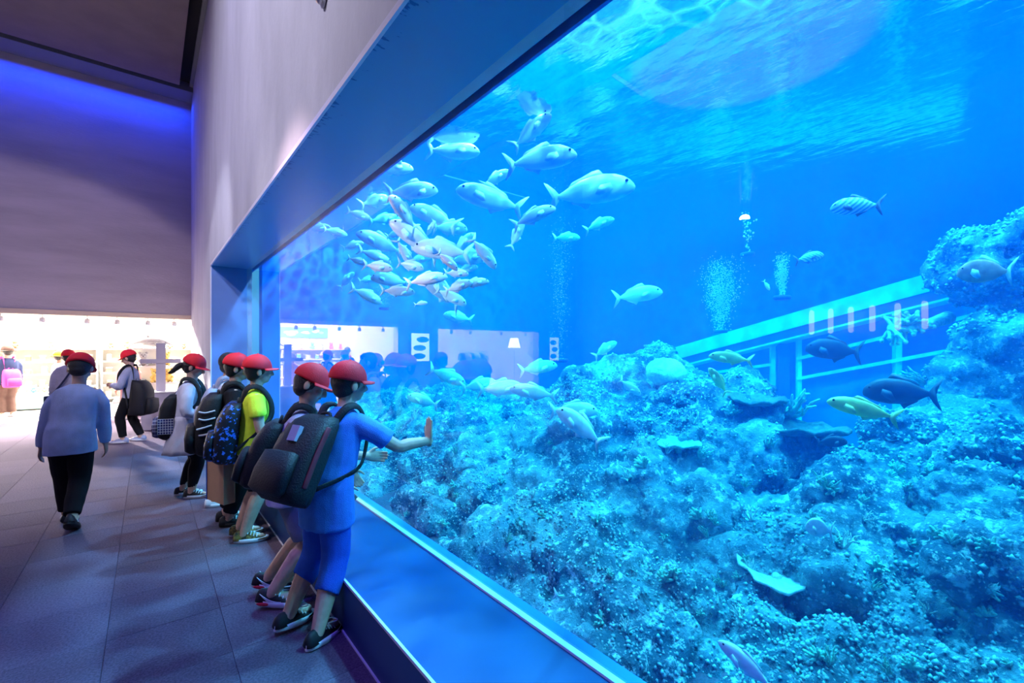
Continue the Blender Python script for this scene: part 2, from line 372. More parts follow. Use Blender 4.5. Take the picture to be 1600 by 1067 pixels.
# ------------------------------------------------------------------ the tank
WZ = 3.6; TX = 10.0
for nm_, a_, b_ in (('wall_tank_end', (GX + .3, YJ + .35, -.8), (TX + .3, YJ + .65, 4.0)), ('wall_tank_back', (TX, -6.2, -.8), (TX + .3, YJ + .35, 4.0)), ('wall_tank_near', (GX, -6.5, -.8), (TX + .3, -6.2, 4.0)),
        ('floor_tank', (GX, -6.2, -.9), (TX, YJ + .35, -.6)), ('wall_tank_sill', (GX + .001, -6.2, -.6), (GX + .12, YJ + .35, ZS - .03)), ('wall_tank_top', (GX + .121, -6.2, ZT), (GX + .14, YJ + .35, 4.4))):
    wall(nm_, [(a_, b_)], M['tank_wall'], 'blue painted inner wall of the tank')
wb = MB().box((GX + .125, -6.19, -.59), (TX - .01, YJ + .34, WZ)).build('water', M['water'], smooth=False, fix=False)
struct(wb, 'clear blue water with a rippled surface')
for k, (y0, y1) in enumerate(((-6.2, 1.342), (1.348, 5.15), (5.156, YJ))):
    g = boxobj('window_%d' % (k + 1), (GX, y0, ZS), (GX + .12, y1, ZT + .1), M['glass']); struct(g, 'clear acrylic window pane of the aquarium')
# ------------------------------------------------------------------ the reef
def lumps(items, voxel, disp, name, label, group=None):
    b = MB()
    for c, r in items:
        rx = r if isinstance(r, tuple) else (r * random.uniform(.85, 1.25), r * random.uniform(.85, 1.25), r * random.uniform(.75, 1.1))
        b.ell(c, rx, Matrix.Rotation(random.uniform(0, 6), 3, Vector((random.random(), random.random(), random.random())).normalized()) if not isinstance(r, tuple) else None, 12, 8)
    o = b.build(name, M['reef'], fix=False)
    bake(o, voxel, 1, disp)
    return tag(o, label, 'rock', group)
DISP = (('CLOUDS', .55, .46, 2), ('CLOUDS', .16, .16, 2), ('CLOUDS', .055, .055, 1))
def ridge(y):   # height and distance of the crest along the reef
    ys = [-4.5, -1.2, .2, .7, 1.05, 1.5, 2.2, 2.9, 3.5, 4.2, 5.5, 8.2, 9.4]
    hs = [1.2, 1.2, .5, .25, -.05, .66, 1.12, 1.32, 1.42, .80, .82, .74, .7]
    xs = [3.6, 3.6, 3.5, 3.6, 4.0, 4.4, 4.4, 4.5, 4.5, 4.2, 3.9, 3.5, 3.3]
    return float(np.interp(y, ys, hs)), float(np.interp(y, ys, xs))
def slope(y0, y1, seed, x0=1.75, low=-.05, rr=(.20, .42), step=.30):
    random.seed(seed); L = []
    y = y0
    while y < y1:
        h, xr = ridge(y)
        x = x0
        while x < xr + .5:
            f = min(1, max(0, (x - x0) / (xr - x0)))
            r = random.uniform(*rr)
            z = low + (h - low) * (f ** .85) - r * .75 + random.uniform(-.12, .10)
            L.append(((x + random.uniform(-.12, .12), y + random.uniform(-.15, .15), z), r))
            L.append(((x + .2, y, z - .48), .45))
            x += step
        y += step
    return L
rockA = lumps(slope(4.5, 8.65, 3, low=.0), .042, DISP, 'reef_rock', 'long low cyan reef bank running behind the standing children')
rockB = lumps(slope(1.55, 4.6, 5), .036, DISP, 'reef_rock', 'tall rounded reef hill in the middle of the tank with a pale crest')
rockC = lumps(slope(-.4, 1.6, 8, low=-.12, rr=(.16, .36)), .030, DISP, 'reef_rock', 'broken low rock filling the notch between hill and rock tower')
random.seed(21)
tower = [((5.6, -.30, .5), (.95, 1.25, .9)), ((5.7, -.35, 1.3), (.8, 1.05, .7)), ((5.75, -.5, 1.95), (.8, .95, .65)), ((5.6, -.1, 2.2), (.55, .62, .45)), ((5.5, .40, 2.22), (.42, .42, .36)),
         ((5.45, .02, 2.52), (.45, .45, .28)), ((5.8, -.55, 2.45), (.55, .6, .40)), ((5.35, .35, 1.55), (.42, .40, .35)), ((5.3, .52, 1.2), (.4, .40, .4)), ((5.2, .55, .75), (.5, .5, .5)), ((4.9, .2, .45), (.6, .6, .6)),
         ((5.0, -.3, 1.05), (.5, .5, .45)), ((5.1, -.8, 1.7), (.55, .5, .5)), ((5.6, -1.6, 1.2), (.9, .9, 1.2)), ((5.9, -1.9, 2.2), (.8, .8, .7)), ((5.5, 0, 0), (1.2, 1.2, .8)), ((5.5, -1.5, 0), (1.2, 1.2, .8))]
rockD = lumps(tower, .036, DISP, 'reef_rock', 'high rock tower rising at the right edge of the tank')
random.seed(33)
mid = []
for (u, v, t, r) in ((1420, 662, 3.5, .20), (1385, 650, 3.55, .17), (1460, 690, 3.4, .24), (1400, 720, 3.3, .26), (1350, 730, 3.2, .22), (1440, 770, 3.1, .30), (1370, 790, 2.95, .28), (1310, 770, 2.9, .22), (1300, 830, 2.75, .28),
                     (1480, 840, 2.75, .30), (1390, 870, 2.6, .30), (1250, 850, 2.8, .22), (1330, 900, 2.5, .26)):
    mid.append((at_depth(u, v + 24, t), r)); mid.append((at_depth(u, v + 40, t) + Vector((.25, 0, -.45)), r + .18))
rockE = lumps(mid, .026, DISP, 'reef_rock', 'bulky leaning boulder with a pale flat top below the rock tower')
random.seed(44)
right = []
for k in range(34):
    u = random.uniform(1470, 1660); v = random.uniform(690, 900); t = 2.9 - (v - 690) / 210 * .9 + random.uniform(-.1, .2)
    right.append((at_depth(u, v, t), random.uniform(.09, .17)))
right += [((4.3, -.35, .25), (.5, .7, .62)), ((3.9, -.9, .3), (.5, .8, .6)), ((3.6, -.1, 0), (.4, .7, .5)), ((3.3, -.7, .1), (.4, .6, .5))]
rockF = lumps(right, .024, (('CLOUDS', .3, .16, 2), ('CLOUDS', .12, .10, 2), ('CLOUDS', .04, .045, 1)), 'reef_rock', 'cluster of knobbly lumps in shade at the right under the tower')
random.seed(55)
fore = []
for (u, v, t, r) in ((1600, 990, 1.95, .20), (1540, 960, 2.1, .20), (1480, 950, 2.2, .20), (1420, 980, 2.15, .18), (1560, 1060, 1.8, .20), (1470, 1060, 1.9, .2), (1390, 1060, 2.0, .18), (1310, 1000, 2.2, .2),
                     (1230, 1040, 2.15, .20), (1150, 1060, 2.2, .22), (1190, 960, 2.4, .2), (1100, 1000, 2.35, .2), (1300, 1100, 1.95, .2), (1200, 1120, 1.95, .2), (1650, 1060, 1.75, .2), (1680, 960, 1.9, .2)):
    c = at_depth(u, v + 30, t); c.x = max(c.x, 1.85); fore.append((c, r)); fore.append((c + Vector((.15, 0, -.3)), r + .1))
rockG = lumps(fore, .022, (('CLOUDS', .3, .16, 2), ('CLOUDS', .11, .11, 2), ('CLOUDS', .035, .04, 1)), 'reef_rock', 'near jumble of reef rubble along the foot of the acrylic')
ROCKS = [rockA, rockB, rockC, rockD, rockE, rockF, rockG]
sb = MB(); n_ = 70
sand_vs = []
for i in range(31):
    for j in range(61):
        x = 1.5 + 8.4 * i / 30; y = -6.1 + 15.4 * j / 60
        sand_vs.append((x, y, -.28 + .06 * math.sin(x * 2.1 + y) + .05 * math.sin(y * 3.3)))
sb.add(sand_vs, [(i * 61 + j, (i + 1) * 61 + j, (i + 1) * 61 + j + 1, i * 61 + j + 1) for i in range(30) for j in range(60)])
M['sand'] = mat('coral_sand', (.5, .55, .5), .95, .2, 20, .5, 120)
tag(sb.build('sand_bed', M['sand']), 'pale coral sand bed on the bottom of the tank', 'sand', kind='stuff')
# all rocks in one search tree, to set corals and nodules down on them
tv, tf = [], []
for ro in ROCKS:
    me = ro.data; k = len(tv)
    a = np.empty(len(me.vertices) * 3, np.float32); me.vertices.foreach_get('co', a); a = a.reshape(-1, 3)
    tv += a.tolist(); tf += [tuple(i + k for i in p.vertices) for p in me.polygons]
reef_bvh = BVHTree.FromPolygons(tv, tf)
def hit(u, v):
    return reef_bvh.ray_cast(Vector((0, 0, EYE)), ray(u, v).normalized(), 20)
# encrusting nodules: real little knobs all over every rock, one part per rock
M['crust'] = mat('crust', (.30, .46, .50), .85, .35, 60)
def nodules(ro, n, seed, name='encrusting_nodules'):
    r_ = np.random.default_rng(seed); me = ro.data
    co = np.empty(len(me.vertices) * 3, np.float32); me.vertices.foreach_get('co', co); co = co.reshape(-1, 3)
    no = np.empty(len(me.vertices) * 3, np.float32); me.vertices.foreach_get('normal', no); no = no.reshape(-1, 3)
    ok = np.where((no[:, 0] < .35) & (co[:, 2] > -.15))[0]
    # clustered: keep where a smooth field is high
    s = np.sin(co[ok, 0] * 5.1 + seed) + np.sin(co[ok, 1] * 6.3 + 2 * seed) + np.sin(co[ok, 2] * 7.7) + r_.normal(0, .7, len(ok))
    ok = ok[s > .2]; pick = r_.choice(ok, min(n, len(ok)), replace=False)
    octa = np.array([(1, 0, 0), (-1, 0, 0), (0, 1, 0), (0, -1, 0), (0, 0, 1), (0, 0, -1)], float)
    fo = [(0, 2, 4), (2, 1, 4), (1, 3, 4), (3, 0, 4), (2, 0, 5), (1, 2, 5), (3, 1, 5), (0, 3, 5)]
    sz = r_.uniform(.004, .014, len(pick)) * (1 + .15 * np.maximum(0, co[pick, 0] - 2))
    vs = (octa[None] * sz[:, None, None] * r_.uniform(.7, 1.3, (len(pick), 1, 3)) + co[pick][:, None] + no[pick][:, None] * sz[:, None, None] * .35).reshape(-1, 3)
    me2 = bpy.data.meshes.new(name); me2.from_pydata(vs.tolist(), [], [tuple(i + 6 * k for i in f) for k in range(len(pick)) for f in fo])
    me2.materials.append(M['crust']); me2.polygons.foreach_set('use_smooth', [True] * len(me2.polygons))
    o = bpy.data.objects.new(name, me2); col.objects.link(o); o.parent = ro; o['kind'] = 'stuff'
for k, (ro, n) in enumerate(zip(ROCKS, (7000, 7000, 3000, 6000, 3500, 1500, 1800))): nodules(ro, n, k + 2)
# corals: one of each kind, then copies
M['coral_pale'] = mat('coral_pale', (.80, .86, .80), .8, .2, 30, .4, 90)
M['coral_teal'] = mat('coral_teal', (.30, .62, .52), .85, .25, 30, .5, 90)
M['coral_dark'] = mat('coral_dark', (.10, .16, .16), .9, .25, 30, .5, 90)
M['coral_pink'] = mat('coral_pink', (.85, .42, .40), .8, .2, 20)
def knob_coral(seed):
    random.seed(seed); b = MB()
    for k in range(16):
        a = random.uniform(0, 6.28); e = random.uniform(.1, 1.0); d = Vector((math.cos(a) * (1 - e * .7), math.sin(a) * (1 - e * .7), .35 + e * .6)).normalized()
        b.tube([(0, 0, -.03), d * .06, d * random.uniform(.10, .15)], [.022, .024, .016], 6, 1)
    return b
def brain_coral():
    b = MB(); b.ell((0, 0, .02), (.16, .15, .11), None, 40, 24)
    o = []
    for i, v in enumerate(b.v):
        v = Vector(v); n = v.normalized(); g = math.sin(40 * n.x + 6 * math.sin(9 * n.y)) * .5 + math.sin(38 * n.y + 5 * math.sin(11 * n.z)) * .5
        o.append(tuple(v + n * .009 * g))
    b.v = o; return b
def plate_coral(seed):
    random.seed(seed); b = MB(); n = 28; P = []
    for rr_ in (0.02, .3, .6, .85, 1.0):
        P.append([(rr_ * .2 * (1 + .15 * math.sin(3 * a + seed) + .06 * math.sin(9 * a)) * math.cos(a), rr_ * .2 * (1 + .15 * math.sin(3 * a + seed)) * math.sin(a), .05 + .045 * rr_ ** 2 + .012 * rr_ * math.sin(7 * a)) for a in [2 * math.pi * k / n for k in range(n)]])
    Q = [[(x, y, z - .016) for x, y, z in r_] for r_ in reversed(P)]
    b.rings(P + Q, cap=True); b.tube([(0, 0, -.12), (0, 0, .04)], [.05, .035], 8, 1)
    return b
def branch_coral(seed):
    random.seed(seed); b = MB()
    for k in range(9):
        p = Vector((0, 0, -.02)); d = Vector((random.uniform(-.7, .7), random.uniform(-.7, .7), 1)).normalized(); pts = [p]
        for s_ in range(3):
            p = p + d * .06; d = (d + Vector((random.uniform(-.5, .5), random.uniform(-.5, .5), .25))).normalized(); pts.append(p)
            if s_ > 0: b.tube([p, p + (d + Vector((random.uniform(-1, 1), random.uniform(-1, 1), .4))).normalized() * .05], [.010, .006], 5, 1)
        b.tube(pts, [.016, .013, .010, .007], 6, 1)
    return b
CK = {'knob': [knob_coral(k).mesh('knob_coral', M['coral_teal']) for k in range(2)] + [knob_coral(5).mesh('knob_coral', M['coral_pale'])],
      'brain': [brain_coral().mesh('brain_coral', M['coral_pale'])], 'plate': [plate_coral(k).mesh('plate_coral', (M['coral_teal'], M['coral_pale'])[k]) for k in range(2)] + [plate_coral(4).mesh('plate_coral', M['coral_dark'])],
      'branch': [branch_coral(k).mesh('branch_coral', (M['coral_teal'], M['coral_pale'])[k]) for k in range(2)]}
def coral(kind, u, v, size, variant=0, label=None, group=None, side=False, up=0):
    h, n, i_, d_ = hit(u, v)
    if h is None: return None
    o = bpy.data.objects.new(kind + '_coral', CK[kind][variant]); col.objects.link(o)
    ax = (Vector((0, 0, 1)) * .8 + n * (.9 if kind != 'plate' else .06)).normalized() if not side else n
    o.rotation_mode = 'QUATERNION'; o.rotation_quaternion = ax.to_track_quat('Z', 'Y') @ Quaternion((0, 0, 1), random.uniform(0, 6))
    o.location = h + Vector((0, 0, up)); s = size / FPX * (h - Vector((0, 0, EYE))).dot(DV) / .3; o.scale = (s, s, s)
    return tag(o, label, 'coral', group)
random.seed(70)
coral('brain', 1040, 590, 58, 0, 'pale domed brain coral on the crest of the middle reef hill', up=.03)
coral('plate', 1212, 925, 80, 1, 'pale oval plate coral low in the tank beside a dark crevice', up=.04)
coral('plate', 1255, 690, 80, 2, 'dark flat plate coral bridging the notch left of the boulder')
coral('plate', 1180, 640, 60, 2, 'dark plate coral on the right shoulder of the reef hill')
coral('plate', 1060, 705, 48, 0, 'teal plate coral halfway down the reef hill')
coral('branch', 1230, 650, 75, 0, 'bushy teal branching coral at the right end of the hill crest')
coral('branch', 1445, 600, 50, 0, 'teal branching coral clinging to the foot of the rock tower')
coral('branch', 1290, 760, 55, 0, 'branching coral growing in the gap below the notch')
G1 = 'knobbly corals on the middle reef hill'; G2 = 'knobbly corals on the low reef bank'; G3 = 'small corals on the lower right rocks'
HB = ('far left', 'left', 'middle', 'right', 'far right'); VB = ('top', 'upper part', 'middle', 'lower part', 'foot')
for n_c, u0, u1, v0, v1, s0, s1, kinds_, where, G_ in ((30, 930, 1230, 640, 1000, 18, 38, ('knob', 'knob', 'branch'), 'middle reef hill', G1), (24, 620, 900, 625, 860, 12, 26, ('knob', 'knob', 'branch'), 'low reef bank', G2), (28, 1260, 1595, 700, 1060, 20, 44, ('knob', 'knob', 'branch'), 'lower right rocks', G3)):
    cells = [(i, j) for i in range(5) for j in range(5)] + [(random.randrange(5), random.randrange(5)) for _ in range(9)]
    for i, j in random.sample(cells, n_c):
        u = u0 + (u1 - u0) * (i + random.random()) / 5; v = v0 + (v1 - v0) * (j + random.random()) / 5; kd = random.choice(kinds_); sz_ = random.uniform(s0, s1); vr = random.choice((0, 1))
        cn = ('teal' if (vr == 0 or kd == 'knob') else 'pale'); s_n = 'tiny' if sz_ < s0 + (s1 - s0) * .35 else ('small' if sz_ < s0 + (s1 - s0) * .7 else 'bigger')
        coral(kd, u, v, sz_, vr, '%s %s %s coral, %s of the %s, %s' % (s_n, cn, {'knob': 'knobbly', 'branch': 'branching'}[kd], VB[j], where, HB[i]), G_)
# hanging twig of coral that sticks out from the tower
b = MB(); random.seed(5)
h_, n__, _, _ = hit(1475, 500)
h_ = h_ if h_ else at_depth(1460, 500, 4)
tip = at_depth(1392, 512, (h_ - Vector((0, 0, EYE))).dot(DV))
b.tube([h_ + (h_ - tip) * .3, h_.lerp(tip, .5) + Vector((0, 0, -.04)), tip], [.06, .035, .03], 8, 4)
for k in range(46):
    p = h_.lerp(tip, random.uniform(.45, 1.05)); q = p + Vector((random.gauss(0, .07), random.gauss(0, .07), random.uniform(-.16, .12)))
    b.tube([p, p.lerp(q, .5) + Vector((0, 0, .01)), q], [.016, .016, .010], 5, 1); b.ell(q, .02, None, 6, 4)
tag(b.build('branch_coral', M['coral_teal'], fix=False), 'tufted coral bough sticking out from the side of the rock tower', 'coral')
# ------------------------------------------------------------------ slanting gallery seen through the water
def beam(name, A, B, w_, h, m, parent, off=0):
    d = (B - A).normalized(); s_ = d.cross(UV)
    s_ = s_.normalized() if s_.length > .01 else Vector((.83, .56, 0)).cross(UV); n = s_.cross(d)
    bb = MB(); q = [(-w_ / 2, -h / 2), (w_ / 2, -h / 2), (w_ / 2, h / 2), (-w_ / 2, h / 2)]
    bb.rings([[P + s_ * (x + off) + n * z for x, z in q] for P in (A, B)])
    return bb.build(name, m, parent, smooth=False)
A0, B0 = at_depth(1500, 432, 6.0), at_depth(965, 580, 10.6)
gal = empty('viewing_gallery', (A0.x, A0.y, -.3), 0, 'slanting cyan walled viewing gallery at the back of the tank', 'gallery')
gi = Matrix.Translation(-Vector(gal.location))
def gbeam(nm, A, B, w_, h, m, off=0): return beam(nm, gi @ A, gi @ B, w_, h, m, gal, off)
gbeam('handrail', A0, B0, .5, .24, M['cyan_paint'])
gbeam('fascia', A0 - UV * .19, B0 - UV * .19, .46, .14, M['navy_paint'])
gbeam('fascia', A0 - UV * .28, B0 - UV * .28, .48, .03, M['cyan_paint'])
dirg = (B0 - A0)
def gpt(u, dz):   # point on the gallery line under picture column u
    lo, hi = 0., 1.
    for _ in range(40):
        m_ = (lo + hi) / 2; p_ = A0 + dirg * m_ - Vector((0, 0, EYE)); uu = 800 + FPX * p_.dot(RV) / p_.dot(DV)
        lo, hi = (m_, hi) if uu > u else (lo, m_)
    return A0 + dirg * lo + UV * dz
s_ = dirg.normalized().cross(UV).normalized()
fw = s_ if s_.dot(DV) > 0 else -s_
bk = MB(); L_ = [A0 + fw * .45 - UV * .25, B0 + fw * .45 - UV * .25, B0 + fw * .45 - UV * (B0.z + .1), A0 + fw * .45 - UV * (A0.z + .1)]
bk.rings([[gi @ p for p in L_], [gi @ (p + fw * .1) for p in L_]]); bk.build('back_panel', M['blue_paint'], gal, smooth=False)
for u, m_, ww in ((1205, 'cyan_paint', .07), (1222, 'navy_paint', .16), (1246, 'cyan_paint', .06), (1400, 'cyan_paint', .07)):
    P0 = gpt(u, -.3); gbeam('post', P0 + fw * .05, P0 + fw * .05 - UV * (P0.z + .1), ww, .12, M[m_])
gbeam('window_rail', gpt(1246, -.62), A0 + dirg * -.02 - UV * .55, .06, .05, M['cyan_paint'])
gbeam('window_rail', gpt(1246, -.95), A0 + dirg * -.02 - UV * .95, .06, .05, M['cyan_paint'])
gbeam('window_rail', gpt(1205, -.62), gpt(1080, -.5), .06, .05, M['cyan_paint'])
# ------------------------------------------------------------------ fish
M['fish_silver'] = mat('fish_silver', (.86, .90, .92), .35, .08, 6, spec=.6)
M['fish_pink'] = mat('fish_pink', (.95, .74, .76), .35, .10, 6, spec=.6)
M['fish_yellow'] = mat('fish_yellow', (.95, .80, .25), .4, .1, 6)
M['fish_green'] = mat('fish_green', (.35, .75, .55), .5, .15, 8)
M['fish_dark'] = mat('fish_dark', (.03, .05, .08), .5, .2, 8)
M['fish_red'] = mat('fish_red', (.95, .38, .30), .5, .2, 6)
M['fin'] = mat('fin', (.80, .84, .86), .5, .1, 20)
M['fin_dark'] = mat('fin_dark', (.05, .08, .12), .5)
M['fin_yellow'] = mat('fin_yellow', (.9, .8, .3), .5)
M['eye'] = mat('fish_eye', (.01, .01, .015), .15)
M['stripe'] = mat('fish_stripe', (.05, .12, .25), .5)
def striped():
    m, nt, N, L = nodes('fish_striped'); b = N['Principled BSDF']; b.inputs['Roughness'].default_value = .45
    tc = N.new('ShaderNodeTexCoord'); wv = N.new('ShaderNodeTexWave'); wv.inputs['Scale'].default_value = 5; wv.inputs['Distortion'].default_value = 1.5; wv.bands_direction = 'DIAGONAL'
    L.new(tc.outputs['Object'], wv.inputs[0]); mx = N.new('ShaderNodeMix'); mx.data_type = 'RGBA'; L.new(wv.outputs[0], mx.inputs[0])
    mx.inputs[6].default_value = (.05, .25, .4, 1); mx.inputs[7].default_value = (.85, .92, .9, 1); L.new(mx.outputs[2], b.inputs['Base Color']); return m
M['fish_striped'] = striped()
def fish_proto(name, depth, width, bodym, finm, bend=0., fork=.5, blunt=1., dors=1.):
    """unit length fish swimming along +X, parts as a list of (name, mesh, loc)"""
    def cy_(x): return bend * (x - .1) ** 2 * (1 if x < .1 else .4)
    xs = [.5, .485, .45, .38, .28, .15, 0, -.13, -.25, -.33, -.385, -.41]
    hs = [.04, .22 * blunt + .02, .45, .70, .90, 1.0, .98, .84, .58, .34, .20, .17]
    ws = [.04, .24, .50, .78, .96, 1.0, .92, .74, .48, .28, .15, .08]
    zc = [-.10, -.09, -.06, -.03, 0, .01, .01, .01, 0, 0, 0, 0]
    b = MB(); rs = []
    for x, h, wd, z in zip(xs, hs, ws, zc):
        rs.append([(x, cy_(x) + wd * width / 2 * math.cos(a), z * depth + h * depth / 2 * math.sin(a)) for a in [2 * math.pi * k / 14 for k in range(14)]])
    b.rings(rs)
    parts = []
    t = MB(); hh = depth * .62
    t.slab([(-.39, .06 * depth * 1.2), (-.44, hh * .45), (-.52, hh * .85), (-.57, hh), (-.50 - .02 * fork, hh * .35), (-.49 + .03 * fork, 0), (-.50 - .02 * fork, -hh * .35), (-.57, -hh), (-.52, -hh * .85), (-.44, -hh * .45), (-.39, -.06 * depth * 1.2)], .008)
    t.v = [(x, y + cy_(x), z) for x, y, z in t.v]; parts.append(('tail_fin', t, finm))
    d = MB(); k = dors * depth
    d.slab([(.16, .47 * depth), (.10, .47 * depth + .22 * k), (.02, .47 * depth + .20 * k), (-.10, .40 * depth + .13 * k), (-.22, .30 * depth + .12 * k), (-.27, .20 * depth + .10 * k), (-.25, .22 * depth), (-.1, .35 * depth), (0, .42 * depth)], .007)
    d.v = [(x, y + cy_(x), z) for x, y, z in d.v]; parts.append(('dorsal_fin', d, finm))
    a_ = MB(); a_.slab([(-.02, -.44 * depth), (-.08, -.44 * depth - .20 * k), (-.14, -.38 * depth - .12 * k), (-.26, -.22 * depth - .10 * k), (-.25, -.22 * depth), (-.12, -.36 * depth)], .007)
    a_.v = [(x, y + cy_(x), z) for x, y, z in a_.v]; parts.append(('anal_fin', a_, finm))
    for sgn in (1, -1):
        f = MB(); f.slab([(.24, -.02), (.22, .04), (.10, .02), (.03, -.07), (.08, -.09), (.18, -.06)], .006)
        f.v = [(x, y * 1 + sgn * (width * .47 + (.24 - x) * .35), z * depth / .3 - .05 * depth) for x, y, z in f.v]; parts.append(('pectoral_fin', f, finm))
        e = MB(); e.ell((.405, sgn * width * .345, .10 * depth), (.02, .010, .02), None, 8, 6); parts.append(('eye', e, M['eye']))
    return name, b.mesh('fish', bodym), [(n, p.mesh(n, m_), None) for n, p, m_ in parts]
FP = {'silver': fish_proto('jack_fish', .34, .17, M['fish_silver'], M['fin'], .10), 'silver2': fish_proto('jack_fish', .36, .17, M['fish_silver'], M['fin'], -.16),
      'pink': fish_proto('jack_fish', .31, .17, M['fish_pink'], M['fin'], .14), 'pink2': fish_proto('jack_fish', .33, .17, M['fish_pink'], M['fin'], -.12),
      'yellow': fish_proto('reef_fish', .30, .15, M['fish_yellow'], M['fin_yellow'], .1), 'green': fish_proto('reef_fish', .34, .16, M['fish_green'], M['fin'], .1),
      'dark': fish_proto('grouper', .46, .22, M['fish_dark'], M['fin_dark'], .05, .1, 1.3), 'red': fish_proto('reef_fish', .62, .2, M['fish_red'], M['fin'], .05, .3, 1.4),
      'striped': fish_proto('striped_fish', .42, .18, M['fish_striped'], M['fin_dark'], .05, .3), 'disc': fish_proto('disc_fish', .85, .14, M['fish_silver'], M['fin'], 0, .3, 1.4, .5)}
def fish(kind, u, v, length, ang, dx, label, cat='fish', group=None, yaw=0., tilt=0.):
    """dx: metres behind the acrylic"""
    p = at_x(u, v, GX + .14 + dx)
    t = (p - Vector((0, 0, EYE))).dot(DV); s = length / FPX * t / 1.03 / max(.5, math.cos(yaw))
    r_ = ray(u, v).normalized(); rt = r_.cross(UV).normalized(); up = rt.cross(r_)
    h = (rt * math.cos(R(ang)) + up * math.sin(R(ang))) * math.cos(yaw) + r_ * math.sin(yaw)
    y = UV.cross(h).normalized(); z = h.cross(y)
    q = Matrix((h, y, z)).transposed().to_quaternion() @ Quaternion((1, 0, 0), tilt)
    name, body, parts = FP[kind]
    o = bpy.data.objects.new(name, body); col.objects.link(o); o.location = p; o.rotation_mode = 'QUATERNION'; o.rotation_quaternion = q; o.scale = (s,) * 3
    tag(o, label, cat, group)
    for n, me, _ in parts:
        if length < 26 and n in ('eye', 'anal_fin', 'pectoral_fin'): continue
        c = bpy.data.objects.new(n, me); col.objects.link(c); c.parent = o
    return o
random.seed(90)
GS = 'school of silver and pink fish under the far soffit'
school = [(670, 209, 65, 15, 0), (710, 236, 78, 3, 0), (616, 263, 58, 5, 0), (646, 298, 75, 8, 0), (587, 314, 46, 20, 0), (612, 243, 36, -30, 0), (633, 228, 28, 70, 0),
          (631, 332, 62, 130, 1), (677, 338, 75, 158, 1), (704, 356, 52, 0, 0), (648, 372, 88, 145, 1), (592, 378, 70, 158, 1), (688, 390, 84, 175, 1), (548, 346, 34, 35, 0), (562, 336, 36, -15, 1),
          (602, 342, 46, 10, 0), (734, 403, 68, 10, 0), (757, 396, 58, -50, 1), (724, 381, 48, 45, 0), (587, 400, 50, -20, 1), (592, 417, 42, -5, 1), (633, 396, 46, -60, 1), (643, 415, 38, -10, 0),
          (608, 437, 56, 172, 1), (623, 455, 50, 0, 1), (575, 462, 48, -25, 1), (668, 436, 62, 12, 1), (690, 455, 72, 142, 1), (717, 447, 44, 20, 0), (742, 442, 44, 10, 1), (706, 464, 50, -25, 0),
          (714, 427, 36, 0, 1), (542, 437, 32, 50, 0), (515, 322, 26, 80, 0), (498, 356, 36, 10, 1), (552, 383, 32, 20, 1), (658, 474, 20, 10, 0), (525, 362, 34, -10, 0), (672, 358, 30, 60, 0), (656, 405, 34, 15, 0),
          (700, 408, 40, -40, 1), (730, 420, 34, 15, 0), (618, 365, 28, 20, 0), (560, 408, 30, -15, 1), (575, 437, 28, 10, 0), (640, 350, 30, -30, 1)]
for k, (u, v, l, a, pk) in enumerate(school):
    hd = 'heading ' + ('left' if 90 < a < 270 else 'right') + (' and up' if (20 < a < 160) else (' and down' if (a < -18 or a > 190) else ''))
    wh = ('upper' if v < 335 else 'middle' if v < 405 else 'lower') + ' ' + ('left' if u < 600 else 'right' if u > 690 else 'centre')
    fish(random.choice(('pink', 'pink2')) if pk else random.choice(('silver', 'silver2')), u, v, l * 1.05, a, random.uniform(.22, .7) if pk else random.uniform(.3, 1.3), ('large ' if l > 66 else 'small ' if l < 38 else '') + ('pinkish' if pk else 'silvery white') + ' jack fish, %s of the school, %s' % (wh, hd), group=GS, yaw=random.uniform(-.5, .5), tilt=random.uniform(-.3, .3))
